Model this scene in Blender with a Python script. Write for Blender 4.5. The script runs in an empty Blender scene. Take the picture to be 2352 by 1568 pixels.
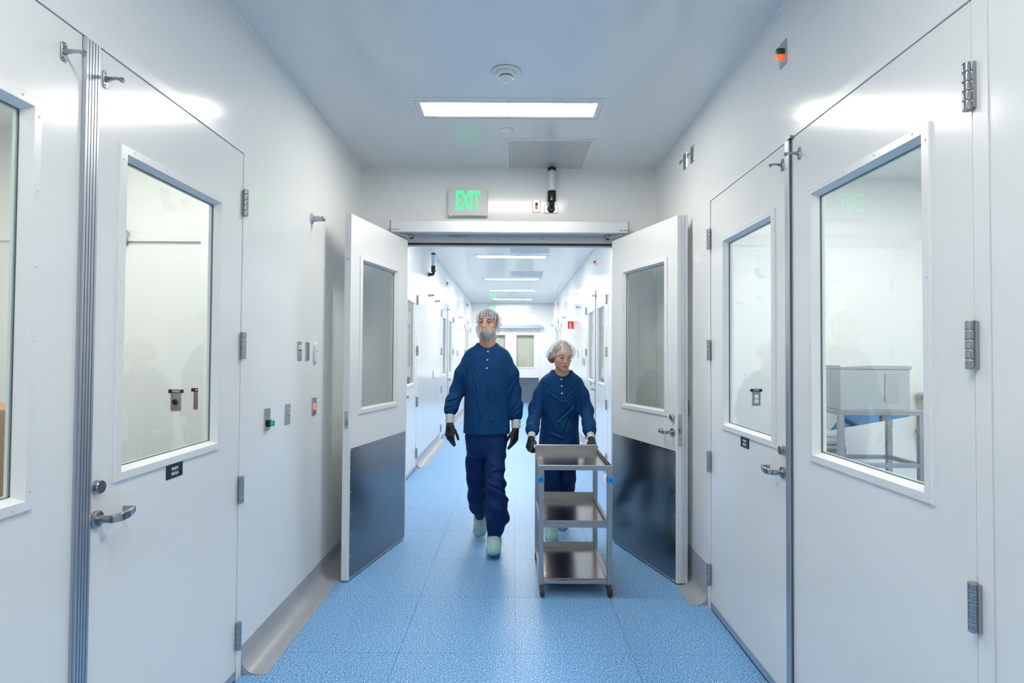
import bpy, math, random
import numpy as np
from mathutils import Vector, Matrix

# ------------------------------------------------------------------ camera, world, exposure
sc = bpy.context.scene
col = sc.collection
R = math.radians
YAW, PITCH, ROLL, FPX, CAMH = -.0025, .0215, .0062, 1310., 1.5
fw = Vector((math.sin(YAW)*math.cos(PITCH), math.cos(YAW)*math.cos(PITCH), math.sin(PITCH)))
rt = Vector((math.cos(YAW), -math.sin(YAW), 0)); up = rt.cross(fw)
r2 = rt*math.cos(ROLL)+up*math.sin(ROLL); u2 = up*math.cos(ROLL)-rt*math.sin(ROLL)
cam = bpy.data.objects.new('camera', bpy.data.cameras.new('camera')); col.objects.link(cam)
m = Matrix((r2, u2, -fw)).transposed().to_4x4(); m.translation = Vector((0, 0, CAMH)); cam.matrix_world = m
cam.data.sensor_width = 36; cam.data.lens = FPX/2352*36; cam.data.clip_start = .02; cam.data.clip_end = 100
sc.camera = cam
w = bpy.data.worlds.new('world'); sc.world = w; w.use_nodes = True
w.node_tree.nodes['Background'].inputs[0].default_value = (.8, .88, 1, 1)
w.node_tree.nodes['Background'].inputs[1].default_value = .3
sc.view_settings.view_transform = 'Standard'; sc.view_settings.look = 'None'
sc.view_settings.gamma = 1; sc.view_settings.use_curve_mapping = False
sc.view_settings.exposure = 0.0
LAMP = 72.0          # emission of the corridor fixtures beyond the double door
LAMP_NEAR = 43.0     # emission of the fixtures on the near side
LAMP_ROOM = 24.0
cy = sc.cycles
cy.use_denoising = True; cy.use_adaptive_sampling = True; cy.adaptive_threshold = .02; cy.max_bounces = 10; cy.diffuse_bounces = 6; cy.glossy_bounces = 6
cy.transmission_bounces = 8; cy.transparent_max_bounces = 20; cy.sample_clamp_indirect = 6
cy.caustics_reflective = False; cy.caustics_refractive = False

XL, XR, ZC, D, D2, YB = -1.262, 1.178, 3.042, 4.73, 17.3, -4.0
WT = .13
random.seed(4)

# ------------------------------------------------------------------ materials
def nmat(name):
    mt = bpy.data.materials.new(name); mt.use_nodes = True
    return mt, mt.node_tree.nodes, mt.node_tree.links, mt.node_tree.nodes['Principled BSDF']
def P(name, c, rough=.5, metal=0., emis=None, es=0., bump=0., bscale=40., spec=.5, vary=0., coat=0.):
    mt, N, L, b = nmat(name)
    b.inputs['Base Color'].default_value = (*c, 1); b.inputs['Roughness'].default_value = rough
    b.inputs['Metallic'].default_value = metal; b.inputs['Specular IOR Level'].default_value = spec
    b.inputs['Coat Weight'].default_value = coat
    tc = N.new('ShaderNodeNewGeometry')
    if vary:
        n = N.new('ShaderNodeTexNoise'); n.inputs['Scale'].default_value = bscale*.25; n.inputs['Detail'].default_value = 4
        L.new(tc.outputs['Position'], n.inputs['Vector'])
        r = N.new('ShaderNodeValToRGB'); r.color_ramp.elements[0].position = .3; r.color_ramp.elements[1].position = .7
        r.color_ramp.elements[0].color = (*[x*(1-vary) for x in c], 1); r.color_ramp.elements[1].color = (*[min(1, x*(1+vary)) for x in c], 1)
        L.new(n.outputs[0], r.inputs[0]); L.new(r.outputs[0], b.inputs['Base Color'])
    if bump:
        n = N.new('ShaderNodeTexNoise'); n.inputs['Scale'].default_value = bscale; n.inputs['Detail'].default_value = 3
        L.new(tc.outputs['Position'], n.inputs['Vector'])
        bp = N.new('ShaderNodeBump'); bp.inputs['Strength'].default_value = bump; bp.inputs['Distance'].default_value = .002
        L.new(n.outputs[0], bp.inputs['Height']); L.new(bp.outputs[0], b.inputs['Normal'])
    if emis:
        b.inputs['Emission Color'].default_value = (*emis, 1); b.inputs['Emission Strength'].default_value = es
    return mt
M = {}
M['wall'] = P('gloss_wall_panel', (.80, .815, .815), .155, bump=.10, bscale=2.2, spec=.55)
M['ceil'] = P('gloss_ceiling_panel', (.76, .785, .80), .14, bump=.12, bscale=1.6, spec=.5)
M['door'] = P('door_enamel', (.81, .82, .815), .17, bump=.08, bscale=3, spec=.5)
M['frame'] = P('frame_enamel', (.80, .81, .81), .25)
M['roomwall'] = P('room_wall_paint', (.80, .80, .765), .45)
M['roombeige'] = P('room_beige_wall', (.66, .64, .54), .5)
M['cove'] = P('grey_vinyl_cove', (.36, .375, .41), .33, vary=.05)
M['caulk'] = P('white_sealant', (.86, .89, .90), .4)
M['steel'] = P('brushed_steel', (.50, .50, .49), .28, 1., bump=.15, bscale=90)
M['steel_d'] = P('dark_brushed_steel', (.33, .33, .335), .3, 1.)
M['steel_m'] = P('polished_steel', (.62, .60, .57), .16, 1., bump=.25, bscale=9)
M['cart'] = P('cart_steel', (.37, .35, .335), .20, 1., bump=.6, bscale=8)
M['cartpost'] = P('cart_post_steel', (.42, .42, .425), .38, 1.)
M['hinge'] = P('hinge_satin_chrome', (.42, .425, .44), .2, 1.)
M['alu'] = P('anodised_aluminium', (.50, .54, .60), .38, .85)
M['alu_l'] = P('light_aluminium', (.74, .76, .78), .35, .45)
M['black'] = P('black_rubber', (.012, .012, .014), .45)
M['blackp'] = P('black_gloss_plastic', (.008, .009, .011), .2)
M['navy'] = P('dark_label_stock', (.006, .012, .022), .4)
M['white'] = P('white_plastic', (.82, .84, .85), .35)
M['frost'] = P('frosted_lens_plastic', (.62, .68, .76), .3)
M['green'] = P('green_button', (.0, .30, .14), .25, emis=(.0, .7, .32), es=.25)
M['greend'] = P('dark_green_lens', (.006, .09, .05), .2)
M['red'] = P('red_lens_lit', (.5, .02, .01), .2, emis=(1, .10, .03), es=1.6)
M['redring'] = P('red_ring_lit', (.6, .05, .03), .3, emis=(1, .16, .09), es=1.8)
M['exit'] = P('exit_letter_green', (.02, .5, .15), .4, emis=(.04, 1, .26), es=1.0)
M['led'] = P('green_led', (.1, 1, .3), .4, emis=(.2, 1, .4), es=6)
M['lens'] = P('lamp_diffuser_far', (.9, .9, .9), .5, emis=(1, .945, .85), es=LAMP)
M['lensn'] = P('lamp_diffuser_near', (.9, .9, .9), .5, emis=(1, .945, .85), es=LAMP_NEAR)
M['lensr'] = P('room_lamp_diffuser', (.9, .9, .9), .5, emis=(1, .985, .95), es=LAMP_ROOM)
M['lensr2'] = P('right_room_lamp_diffuser', (.9, .9, .9), .5, emis=(1, .985, .96), es=LAMP_ROOM*1.7)
M['screw'] = P('screw_head', (.62, .64, .66), .35, .7)
M['screww'] = P('white_screw_head', (.72, .74, .76), .3, .3)
M['stopm'] = P('door_stop_satin_metal', (.52, .54, .56), .35, .6)
M['blueclip'] = P('bright_blue_plastic', (.0, .25, .66), .4)
M['rubber'] = P('caster_rubber', (.03, .03, .033), .55)
M['cardboard'] = P('cardboard', (.42, .25, .13), .75, vary=.06)
M['cardboard_d'] = P('brown_tape', (.26, .14, .06), .45)
M['signred'] = P('sign_red', (.62, .03, .02), .4)
M['skin_m'] = P('skin_light', (.66, .35, .23), .48, bump=.1, bscale=200, vary=.05)
M['skin_w'] = P('skin_fair', (.70, .38, .26), .48, bump=.1, bscale=200, vary=.05)
for k in ('skin_m', 'skin_w'):
    b = M[k].node_tree.nodes['Principled BSDF']; b.inputs['Subsurface Weight'].default_value = .12
    b.inputs['Subsurface Radius'].default_value = (.01, .004, .002)
M['hair_d'] = P('dark_hair', (.035, .028, .024), .6, vary=.4, bscale=500)
M['hair_b'] = P('light_brown_hair', (.20, .125, .07), .55, vary=.4, bscale=500)
M['beard'] = P('dark_beard', (.15, .085, .06), .8, vary=.4, bscale=600)
M['brow'] = P('eyebrow_hair', (.05, .03, .02), .8)
M['brow_w'] = P('eyebrow_hair_light', (.14, .075, .045), .8)
M['lip'] = P('lip_skin', (.42, .13, .10), .45)
M['eye'] = P('eye_white', (.50, .47, .45), .2)
M['iris'] = P('eye_iris', (.03, .02, .015), .1)
M['glove'] = P('black_nitrile', (.012, .013, .014), .42, bump=.3, bscale=120)
M['cuff'] = P('knit_cuff_white', (.56, .57, .60), .85, bump=.6, bscale=260)
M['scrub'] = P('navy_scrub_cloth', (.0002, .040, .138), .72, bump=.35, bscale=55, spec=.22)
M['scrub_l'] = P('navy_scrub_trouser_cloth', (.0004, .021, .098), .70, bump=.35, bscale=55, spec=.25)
M['button'] = P('pearl_button', (.6, .66, .68), .25)
M['shoe'] = P('pale_teal_shoe_cover', (.36, .58, .60), .6, bump=.8, bscale=45, vary=.08)
M['shoesole'] = P('blue_shoe_cover_sole', (.07, .27, .42), .6)
M['seat'] = P('seam_shadow_gap', (.10, .11, .12), .6)

def floor_mat():
    mt, N, L, b = nmat('blue_speckled_vinyl')
    g = N.new('ShaderNodeNewGeometry')
    def noise(sc_, det, rough=.6):
        n = N.new('ShaderNodeTexNoise'); n.inputs['Scale'].default_value = sc_; n.inputs['Detail'].default_value = det
        n.inputs['Roughness'].default_value = rough; L.new(g.outputs['Position'], n.inputs['Vector']); return n
    n1 = noise(165, 2.5, .65)
    r = N.new('ShaderNodeValToRGB'); L.new(n1.outputs[0], r.inputs[0])
    e = r.color_ramp.elements
    e[0].position = .36; e[0].color = (.022, .15, .47, 1); e[1].position = .63; e[1].color = (.78, .84, .88, 1)
    for p_, c_ in ((.44, (.050, .25, .60, 1)), (.515, (.105, .35, .66, 1)), (.57, (.33, .57, .80, 1))):
        x = e.new(p_); x.color = c_
    b.inputs['Roughness'].default_value = .40; b.inputs['Specular IOR Level'].default_value = .4
    L.new(r.outputs[0], b.inputs['Base Color'])
    bp = N.new('ShaderNodeBump'); bp.inputs['Strength'].default_value = .12; bp.inputs['Distance'].default_value = .001
    L.new(n1.outputs[0], bp.inputs['Height']); L.new(bp.outputs[0], b.inputs['Normal'])
    return mt
M['floor'] = floor_mat()
M['grout'] = P('tile_joint', (.05, .17, .38), .5)
M['roomfloor'] = M['floor']

def glass_mat(name, tint, refl=1.5):
    mt, N, L, b = nmat(name); N.remove(b); out = N['Material Output']
    t = N.new('ShaderNodeBsdfTransparent'); t.inputs[0].default_value = (*tint, 1)
    gl = N.new('ShaderNodeBsdfGlossy'); gl.inputs['Roughness'].default_value = 0.0
    # Schlick reflectance from the facing angle (a thin pane: the same from both sides)
    g = N.new('ShaderNodeNewGeometry'); dt = N.new('ShaderNodeVectorMath'); dt.operation = 'DOT_PRODUCT'
    L.new(g.outputs['Normal'], dt.inputs[0]); L.new(g.outputs['Incoming'], dt.inputs[1])
    def mth(op, a, b_=None):
        q = N.new('ShaderNodeMath'); q.operation = op
        if isinstance(a, (int, float)): q.inputs[0].default_value = a
        else: L.new(a, q.inputs[0])
        if b_ is not None: q.inputs[1].default_value = b_
        return q.outputs[0]
    f0 = ((refl-1)/(refl+1))**2
    f_ = mth('ABSOLUTE', dt.outputs['Value']); q = N.new('ShaderNodeMath'); q.operation = 'SUBTRACT'; q.inputs[0].default_value = 1; L.new(f_, q.inputs[1])
    f_ = mth('ADD', mth('MULTIPLY', mth('POWER', q.outputs[0], 5), 1-f0), f0)
    mx = N.new('ShaderNodeMixShader'); L.new(f_, mx.inputs[0]); L.new(t.outputs[0], mx.inputs[1]); L.new(gl.outputs[0], mx.inputs[2])
    L.new(mx.outputs[0], out.inputs['Surface']); return mt
M['glass'] = glass_mat('door_glass', (.955, .975, .965))
M['glassedge'] = P('glass_edge_green', (.66, .75, .73), .2)
M['clear'] = glass_mat('safety_lens_plastic', (.93, .92, .93), 1.35)
M['tubeglass'] = glass_mat('rosy_clear_tube', (.93, .86, .83), 1.4)

def net_mat(name, base, lines, freq, colr=(.86, .88, .93)):
    """white gathered netting: a see-through cloth, denser along its pleats (UV x runs around the rim)"""
    mt, N, L, b = nmat(name); N.remove(b); out = N['Material Output']
    uv = N.new('ShaderNodeTexCoord'); mp = N.new('ShaderNodeMapping'); mp.inputs['Scale'].default_value = (freq, 2.2, 1)
    L.new(uv.outputs['UV'], mp.inputs[0])
    n = N.new('ShaderNodeTexNoise'); n.inputs['Scale'].default_value = 1; n.inputs['Detail'].default_value = 2.5; n.inputs['Distortion'].default_value = .5
    L.new(mp.outputs[0], n.inputs['Vector'])
    r = N.new('ShaderNodeValToRGB'); e = r.color_ramp.elements
    e[0].position = .46; e[0].color = (base, base, base, 1); e[1].position = .64; e[1].color = (lines, lines, lines, 1)
    L.new(n.outputs[0], r.inputs[0])
    t = N.new('ShaderNodeBsdfTransparent')
    d = N.new('ShaderNodeBsdfDiffuse'); d.inputs[0].default_value = (*colr, 1)
    tl = N.new('ShaderNodeBsdfTranslucent'); tl.inputs[0].default_value = (*colr, 1)
    a = N.new('ShaderNodeMixShader'); a.inputs[0].default_value = .35; L.new(d.outputs[0], a.inputs[1]); L.new(tl.outputs[0], a.inputs[2])
    mx = N.new('ShaderNodeMixShader'); L.new(r.outputs[0], mx.inputs[0]); L.new(t.outputs[0], mx.inputs[1]); L.new(a.outputs[0], mx.inputs[2])
    L.new(mx.outputs[0], out.inputs['Surface']); return mt
M['net'] = net_mat('hair_net_cloth', .22, .85, 60)
M['net_b'] = net_mat('beard_cover_cloth', .34, .92, 44, (.84, .86, .93))

def grille_mat():
    mt, N, L, b = nmat('perforated_grille')
    g = N.new('ShaderNodeNewGeometry'); v = N.new('ShaderNodeTexVoronoi'); v.inputs['Scale'].default_value = 160; v.inputs['Randomness'].default_value = 0
    L.new(g.outputs['Position'], v.inputs['Vector'])
    r = N.new('ShaderNodeValToRGB'); e = r.color_ramp.elements
    e[0].position = .28; e[0].color = (.12, .13, .15, 1); e[1].position = .40; e[1].color = (.74, .77, .80, 1)
    L.new(v.outputs['Distance'], r.inputs[0]); L.new(r.outputs[0], b.inputs['Base Color'])
    b.inputs['Roughness'].default_value = .4; b.inputs['Metallic'].default_value = .3
    return mt
M['grille'] = grille_mat()

# ------------------------------------------------------------------ mesh helpers
class MB:
    def __init__(s): s.v = []; s.f = []
    def add(s, vs, fs):
        n = len(s.v); s.v += [tuple(v) for v in vs]; s.f += [[i+n for i in f] for f in fs]; return s
    def box(s, x0, x1, y0, y1, z0, z1):
        if x0 > x1: x0, x1 = x1, x0
        if y0 > y1: y0, y1 = y1, y0
        if z0 > z1: z0, z1 = z1, z0
        return s.add([(x0, y0, z0), (x1, y0, z0), (x1, y1, z0), (x0, y1, z0), (x0, y0, z1), (x1, y0, z1), (x1, y1, z1), (x0, y1, z1)],
                     [(0, 3, 2, 1), (4, 5, 6, 7), (0, 1, 5, 4), (1, 2, 6, 5), (2, 3, 7, 6), (3, 0, 4, 7)])
    def plate(s, x0, x1, z0, z1, y0, y1, b):
        """wall plate: base at y1 (wall), raised face at y0 inset by b"""
        vs = [(x0, y1, z0), (x1, y1, z0), (x1, y1, z1), (x0, y1, z1), (x0+b, y0, z0+b), (x1-b, y0, z0+b), (x1-b, y0, z1-b), (x0+b, y0, z1-b)]
        return s.add(vs, [(3, 2, 1, 0), (4, 5, 6, 7), (0, 1, 5, 4), (1, 2, 6, 5), (2, 3, 7, 6), (3, 0, 4, 7)])
    def ring(s, x0, x1, z0, z1, hx0, hx1, hz0, hz1, y0, y1):
        """flat plate in xz with a rectangular hole, thickness y0..y1"""
        o = [(x0, z0), (x1, z0), (x1, z1), (x0, z1)]; h = [(hx0, hz0), (hx1, hz0), (hx1, hz1), (hx0, hz1)]
        vs = [(a, y0, b) for a, b in o]+[(a, y0, b) for a, b in h]+[(a, y1, b) for a, b in o]+[(a, y1, b) for a, b in h]
        fs = []
        for i in range(4):
            j = (i+1) % 4
            fs += [(i, j, 4+j, 4+i), (8+j, 8+i, 12+i, 12+j), (j, i, 8+i, 8+j), (4+i, 4+j, 12+j, 12+i)]
        return s.add(vs, fs)
    def bevring(s, A, B, C):
        """mitred frame from rect A at ya through B to C: each = (x0,x1,z0,z1,y)"""
        def q(a): return [(a[0], a[4], a[2]), (a[1], a[4], a[2]), (a[1], a[4], a[3]), (a[0], a[4], a[3])]
        vs = []; fs = []
        L_ = [A, B, C] if C else [A, B]
        for a in L_: vs += q(a)
        for k in range(len(L_)-1):
            for i in range(4):
                j = (i+1) % 4; fs.append((4*k+i, 4*k+j, 4*k+4+j, 4*k+4+i))
        return s.add(vs, fs)
    def cyl(s, p0, p1, r0, r1=None, n=20, caps=True):
        r1 = r0 if r1 is None else r1
        p0 = Vector(p0); p1 = Vector(p1); d = (p1-p0).normalized()
        a = d.cross(Vector((0, 0, 1)) if abs(d.z) < .9 else Vector((1, 0, 0))).normalized(); b = d.cross(a)
        vs = []
        for p, r in ((p0, r0), (p1, r1)):
            for i in range(n):
                t = 2*math.pi*i/n; vs.append(p+a*(r*math.cos(t))+b*(r*math.sin(t)))
        fs = [(i, (i+1) % n, n+(i+1) % n, n+i) for i in range(n)]
        if caps: fs += [tuple(range(n-1, -1, -1)), tuple(range(n, 2*n))]
        return s.add(vs, fs)
    def lathe(s, prof, o=(0, 0, 0), axis=(0, 0, 1), n=28):
        d = Vector(axis).normalized(); o = Vector(o)
        a = d.cross(Vector((0, 0, 1)) if abs(d.z) < .9 else Vector((1, 0, 0))).normalized(); b = d.cross(a)
        vs = []; fs = []
        for r, h in prof:
            r = max(r, 1e-5)
            for i in range(n):
                t = 2*math.pi*i/n; vs.append(o+d*h+a*(r*math.cos(t))+b*(r*math.sin(t)))
        for k in range(len(prof)-1):
            for i in range(n):
                j = (i+1) % n; fs.append((k*n+i, k*n+j, k*n+n+j, k*n+n+i))
        fs += [tuple(range(n-1, -1, -1)), tuple(range((len(prof)-1)*n, len(prof)*n))]
        return s.add(vs, fs)
    def tube(s, pts, r, n=10, closed=False, flat=1., upv=(0, 0, 1)):
        pts = [Vector(p) for p in pts]; K = len(pts); vs = []; fs = []
        rs = r if isinstance(r, (list, tuple)) else [r]*K
        for k, p in enumerate(pts):
            if closed: d = pts[(k+1) % K]-pts[k-1]
            else: d = pts[min(k+1, K-1)]-pts[max(k-1, 0)]
            d.normalize(); u = Vector(upv)
            if abs(d.dot(u)) > .95: u = Vector((1, 0, 0))
            a = d.cross(u).normalized(); b = a.cross(d)
            for i in range(n):
                t = 2*math.pi*i/n; vs.append(p+a*(rs[k]*math.cos(t))+b*(rs[k]*flat*math.sin(t)))
        for k in range(K if closed else K-1):
            k2 = (k+1) % K
            for i in range(n):
                j = (i+1) % n; fs.append((k*n+i, k*n+j, k2*n+j, k2*n+i))
        if not closed: fs += [tuple(range(n-1, -1, -1)), tuple(range((K-1)*n, K*n))]
        return s.add(vs, fs)
    def extrude(s, poly, a0, a1, axis='y'):
        """poly in (p,q): axis y -> (x,z) ; x -> (y,z) ; z -> (x,y)"""
        def mk(p, q, a): return {'y': (p, a, q), 'x': (a, p, q), 'z': (p, q, a)}[axis]
        n = len(poly); vs = [mk(p, q, a0) for p, q in poly]+[mk(p, q, a1) for p, q in poly]
        fs = [(i, (i+1) % n, n+(i+1) % n, n+i) for i in range(n)]+[tuple(range(n-1, -1, -1)), tuple(range(n, 2*n))]
        return s.add(vs, fs)
    def mesh(s, name, mat, smooth=True):
        me = bpy.data.meshes.new(name); me.from_pydata(s.v, [], s.f)
        me.materials.append(mat)
        import bmesh
        bm = bmesh.new(); bm.from_mesh(me); bmesh.ops.recalc_face_normals(bm, faces=bm.faces)
        if smooth:
            for f in bm.faces: f.smooth = True
            for e in bm.edges:
                if len(e.link_faces) == 2 and e.calc_face_angle(0) > R(32): e.smooth = False
                elif len(e.link_faces) != 2: e.smooth = False
        bm.to_mesh(me); bm.free()
        return me
    def build(s, name, mat, parent=None, bevel=0., seg=2, smooth=True):
        o = bpy.data.objects.new(name, s.mesh(name, mat, smooth)); col.objects.link(o)
        if parent: o.parent = parent
        if bevel:
            b = o.modifiers.new('bevel', 'BEVEL'); b.width = bevel; b.segments = seg; b.limit_method = 'ANGLE'; b.angle_limit = R(35)
        return o
def tag(o, label=None, cat=None, group=None, kind=None):
    if label: o['label'] = label
    if cat: o['category'] = cat
    if group: o['group'] = group
    if kind: o['kind'] = kind
    return o
def thing(name, loc=(0, 0, 0), rz=0, label=None, cat=None, group=None, kind=None):
    o = bpy.data.objects.new(name, None); col.objects.link(o); o.location = loc; o.rotation_euler = (0, 0, rz); o.empty_display_size = .05
    return tag(o, label, cat, group, kind)
def struct(name, mb, mat, label=None, bevel=0.):
    return tag(mb.build(name, mat, bevel=bevel), label, None, None, 'structure')
def dup(root, loc=None, rz=None, label=None):
    def cp(o, par):
        c = o.copy(); col.objects.link(c); c.parent = par
        for ch in o.children: cp(ch, c)
        return c
    c = cp(root, None)
    if loc is not None: c.location = loc
    if rz is not None: c.rotation_euler = (0, 0, rz)
    if label: c['label'] = label
    return c
def text(body, size, parent, mat, loc, rot=(R(90), 0, 0), name='lettering', ext=.0006, cond=1., align='CENTER', bold=0.):
    cu = bpy.data.curves.new(name, 'FONT'); cu.body = body; cu.size = size; cu.extrude = ext; cu.align_x = align; cu.align_y = 'CENTER'
    cu.offset = bold; cu.resolution_u = 3
    cu.materials.append(mat); tmp = bpy.data.objects.new(name, cu); me = bpy.data.meshes.new_from_object(tmp); me.name = name
    bpy.data.objects.remove(tmp); bpy.data.curves.remove(cu)
    if not me.materials: me.materials.append(mat)
    o = bpy.data.objects.new(name, me); col.objects.link(o); o.parent = parent
    o.location = loc; o.rotation_euler = rot; o.scale = (cond, 1, 1); return o

LEFT, RIGHT = R(90), R(-90)     # a thing whose local -y looks into the corridor, hung on the left / right wall

# ------------------------------------------------------------------ the shell
def wall_mb(xa, xb, y0, y1, ztop, openings, oh=2.47):
    b = MB(); y = y0
    for a, c in sorted(openings):
        b.box(xa, xb, y, a, 0, ztop); b.box(xa, xb, a, c, oh, ztop); y = c
    b.box(xa, xb, y, y1, 0, ztop); return b
LP = [(.645, 2.682), (5.46, 7.48), (9.86, 11.90), (14.58, 16.62)]      # pairs of doors on the left, frame to frame
RP = [(1.405, 3.452), (7.11, 9.22), (13.84, 15.88)]
OH = 2.465
struct('wall_left', wall_mb(XL-WT, XL, YB, D2, ZC, LP, OH), M['wall'], 'glossy white corridor wall on the left')
struct('wall_right', wall_mb(XR, XR+WT, YB, D2, ZC, RP, OH), M['wall'], 'glossy white corridor wall on the right')
OX0, OX1 = -.955, .885        # the double door opening in the partition
b = MB(); b.box(XL, OX0, D, D+.15, 0, ZC).box(OX1, XR, D, D+.15, 0, ZC).box(OX0, OX1, D, D+.15, 2.47, ZC)
struct('wall_partition', b, M['wall'], 'white cross wall with the open double door')
FX0, FX1 = -1.00, .84
b = MB(); b.box(XL-WT, FX0, D2, D2+.13, 0, ZC).box(FX1, XR+WT, D2, D2+.13, 0, ZC).box(FX0, FX1, D2, D2+.13, 2.36, ZC)
struct('wall_far', b, M['wall'], 'white wall at the far end of the corridor')
struct('wall_back', MB().box(XL-WT, XR+WT, YB-.13, YB, 0, ZC), M['wall'], 'white wall behind the viewpoint')
struct('ceiling', MB().box(XL-WT, XR+WT, YB-.13, D2+.13, ZC, ZC+.1), M['ceil'], 'glossy pale ceiling panels of the corridor')

# floor: base sheet plus every square of speckled vinyl as a part
fl = struct('floor', MB().box(XL-WT, XR+WT, YB-.13, D2+.13, -.08, -.0035), M['grout'], 'blue speckled vinyl tile floor')
cx = [XL, -.566, .018, .603, XR]; PY = .661; y = 2.887-PY*math.ceil((2.887-YB)/PY); g = .0011
cm = [MB().box(cx[i]+g-cx[i], cx[i+1]-g-cx[i], g, PY-g, -.0034, 0).mesh('tile', M['floor'], False) for i in range(4)]
while y < D2:
    for i in range(4):
        if y+PY > D2+.1:
            break
        t = bpy.data.objects.new('tile', cm[i]); col.objects.link(t); t.parent = fl; t.location = (cx[i], y, 0)
    y += PY
ylast = y-PY if y > D2 else y
MBl = MB()
for i in range(4): MBl.box(cx[i]+g, cx[i+1]-g, ylast+g, D2+.13, -.0034, 0)
o = MBl.build('cut_tile', M['floor'], fl)

# sealant lines where walls and ceiling meet
tn = 0
def trim(mb, mat, label):
    global tn; tn += 1
    return struct('trim_%d' % tn, mb, mat, label)
s_ = .0045
trim(MB().box(XL, XL+s_, YB, D, ZC-s_, ZC), M['caulk'], 'white sealant line along left ceiling edge')
trim(MB().box(XR-s_, XR, YB, D, ZC-s_, ZC), M['caulk'], 'white sealant line along right ceiling edge')
trim(MB().box(XL, XR, D-s_, D, ZC-s_, ZC), M['caulk'], 'white sealant line above the double door')
trim(MB().box(XL, XL+s_, D-s_, D, 0.13, ZC-s_), M['caulk'], 'white sealant line in the left wall corner')
trim(MB().box(XR-s_, XR, D-s_, D, .24, ZC-s_), M['caulk'], 'white sealant line in the right wall corner')
trim(MB().box(XL, XL+.007, D+.15, D2, ZC-.007, ZC), M['caulk'], 'white sealant line, far corridor left')
trim(MB().box(XR-.007, XR, D+.15, D2, ZC-.007, ZC), M['caulk'], 'white sealant line, far corridor right')

# coved skirting, swept up the wall
def cove(side, h, foot, y0, y1, label, n):
    """side +1: on left wall looking to +x"""
    x = XL if side > 0 else XR
    poly = [(0, 0)]
    poly = [(x, 0), (x+side*foot, 0), (x+side*foot, .0022)]
    for k in range(0, 9):
        t = k/8*math.pi/2; rr = min(foot, h)*.62
        poly.append((x+side*(.004+rr*(1-math.sin(t))), .0024+rr*(1-math.cos(t))))
    poly += [(x+side*.004, h), (x, h)]
    return struct('baseboard_%s' % n, MB().extrude(poly, y0, y1, 'y'), M['cove'], label)
cove(1, .13, .122, 2.684, D-.001, 'grey coved vinyl skirting, left of the open leaf', 'left')
cove(-1, .24, .106, 3.454, D-.001, 'tall grey coved vinyl skirting, right of the open leaf', 'right')
cove(1, .13, .122, D+.16, 5.458, 'grey coved skirting just beyond the double door, left', 'left_far')
cove(1, .13, .122, 7.482, 9.858, 'grey coved skirting between far door pairs, left', 'left_mid')
cove(1, .13, .122, 11.902, 14.578, 'grey coved skirting near corridor end, left', 'left_end')
cove(-1, .13, .106, D+.16, 7.108, 'grey coved skirting just beyond the double door, right', 'right_far')
cove(-1, .13, .106, 9.222, 13.838, 'grey coved skirting between far door pairs, right', 'right_mid')
cove(-1, .13, .106, 15.882, D2-.01, 'grey coved skirting at corridor end, right', 'right_end')
cove(1, .13, .122, YB, .643, 'grey coved skirting behind the viewpoint, left', 'left_near')
cove(-1, .13, .106, YB, 1.403, 'grey coved skirting behind the viewpoint, right', 'right_near')

# rooms behind the doors
def room(x0, x1, y0, y1, mat, nm, open_side, lamps, label):
    """closed box room, open towards the corridor wall"""
    t = .08
    tag(MB().box(x0-t, x1+t, y1, y1+t, 0, 3.0).build('wall_%s_end' % nm, mat), label+', far side', kind='structure')
    tag(MB().box(x0-t, x1+t, y0-t, y0, 0, 3.0).build('wall_%s_near' % nm, mat), label+', near side', kind='structure')
    if open_side != 'L': tag(MB().box(x0-t, x0, y0, y1, 0, 3.0).build('wall_%s_side' % nm, mat), label+', outer side', kind='structure')
    if open_side != 'R': tag(MB().box(x1, x1+t, y0, y1, 0, 3.0).build('wall_%s_side' % nm, mat), label+', outer side', kind='structure')
    tag(MB().box(x0-t, x1+t, y0-t, y1+t, 3.0, 3.06).build('ceiling_%s' % nm, mat), label+', ceiling', kind='structure')
    tag(MB().box(x0-t, x1+t, y0-t, y1+t, -.06, 0).build('floor_%s' % nm, M['roomfloor']), label+', blue floor', kind='structure')
    for i, (lx, ly) in enumerate(lamps):
        k = thing('room_ceiling_light', (lx, ly, 3.0), 0, 'recessed square lamp in the ceiling of the %s, %s' % (label, ('nearest the viewer', 'next one back', 'farthest back')[i]), 'ceiling light', 'lamps inside the side rooms')
        MB().ring(-.33, .33, -.33, .33, -.3, .3, -.3, .3, -.012, .0).build('housing', M['frame'], k).rotation_euler = (R(90), 0, 0)
        MB().box(-.3, .3, -.3, .3, -.006, -.002).build('diffuser', M['lensr2' if 'right side' in label else 'lensr'], k)
room(-3.7, XL-WT, -.4, 3.80, M['roomwall'], 'left_room', 'R', [(-2.3, .7), (-2.3, 2.7)], 'left side room')
room(XR+WT, 3.9, -.2, 4.80, M['roomwall'], 'right_room', 'L', [(2.4, .9), (2.6, 3.3)], 'right side room')
room(-3.3, XL-WT, 4.9, 17.2, M['roomwall'], 'left_suite', 'R', [(-2.3, 7.4), (-2.3, 11.2), (-2.3, 15.2)], 'left far rooms')
room(XR+WT, 3.3, 4.9, 17.2, M['roomwall'], 'right_suite', 'L', [(2.3, 8.2), (2.3, 12), (2.3, 15.2)], 'right far rooms')
room(-1.8, 1.8, D2+.23, 19.4, M['roombeige'], 'end_room', '', [(0, 18.6)], 'room beyond the end doors')
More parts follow.
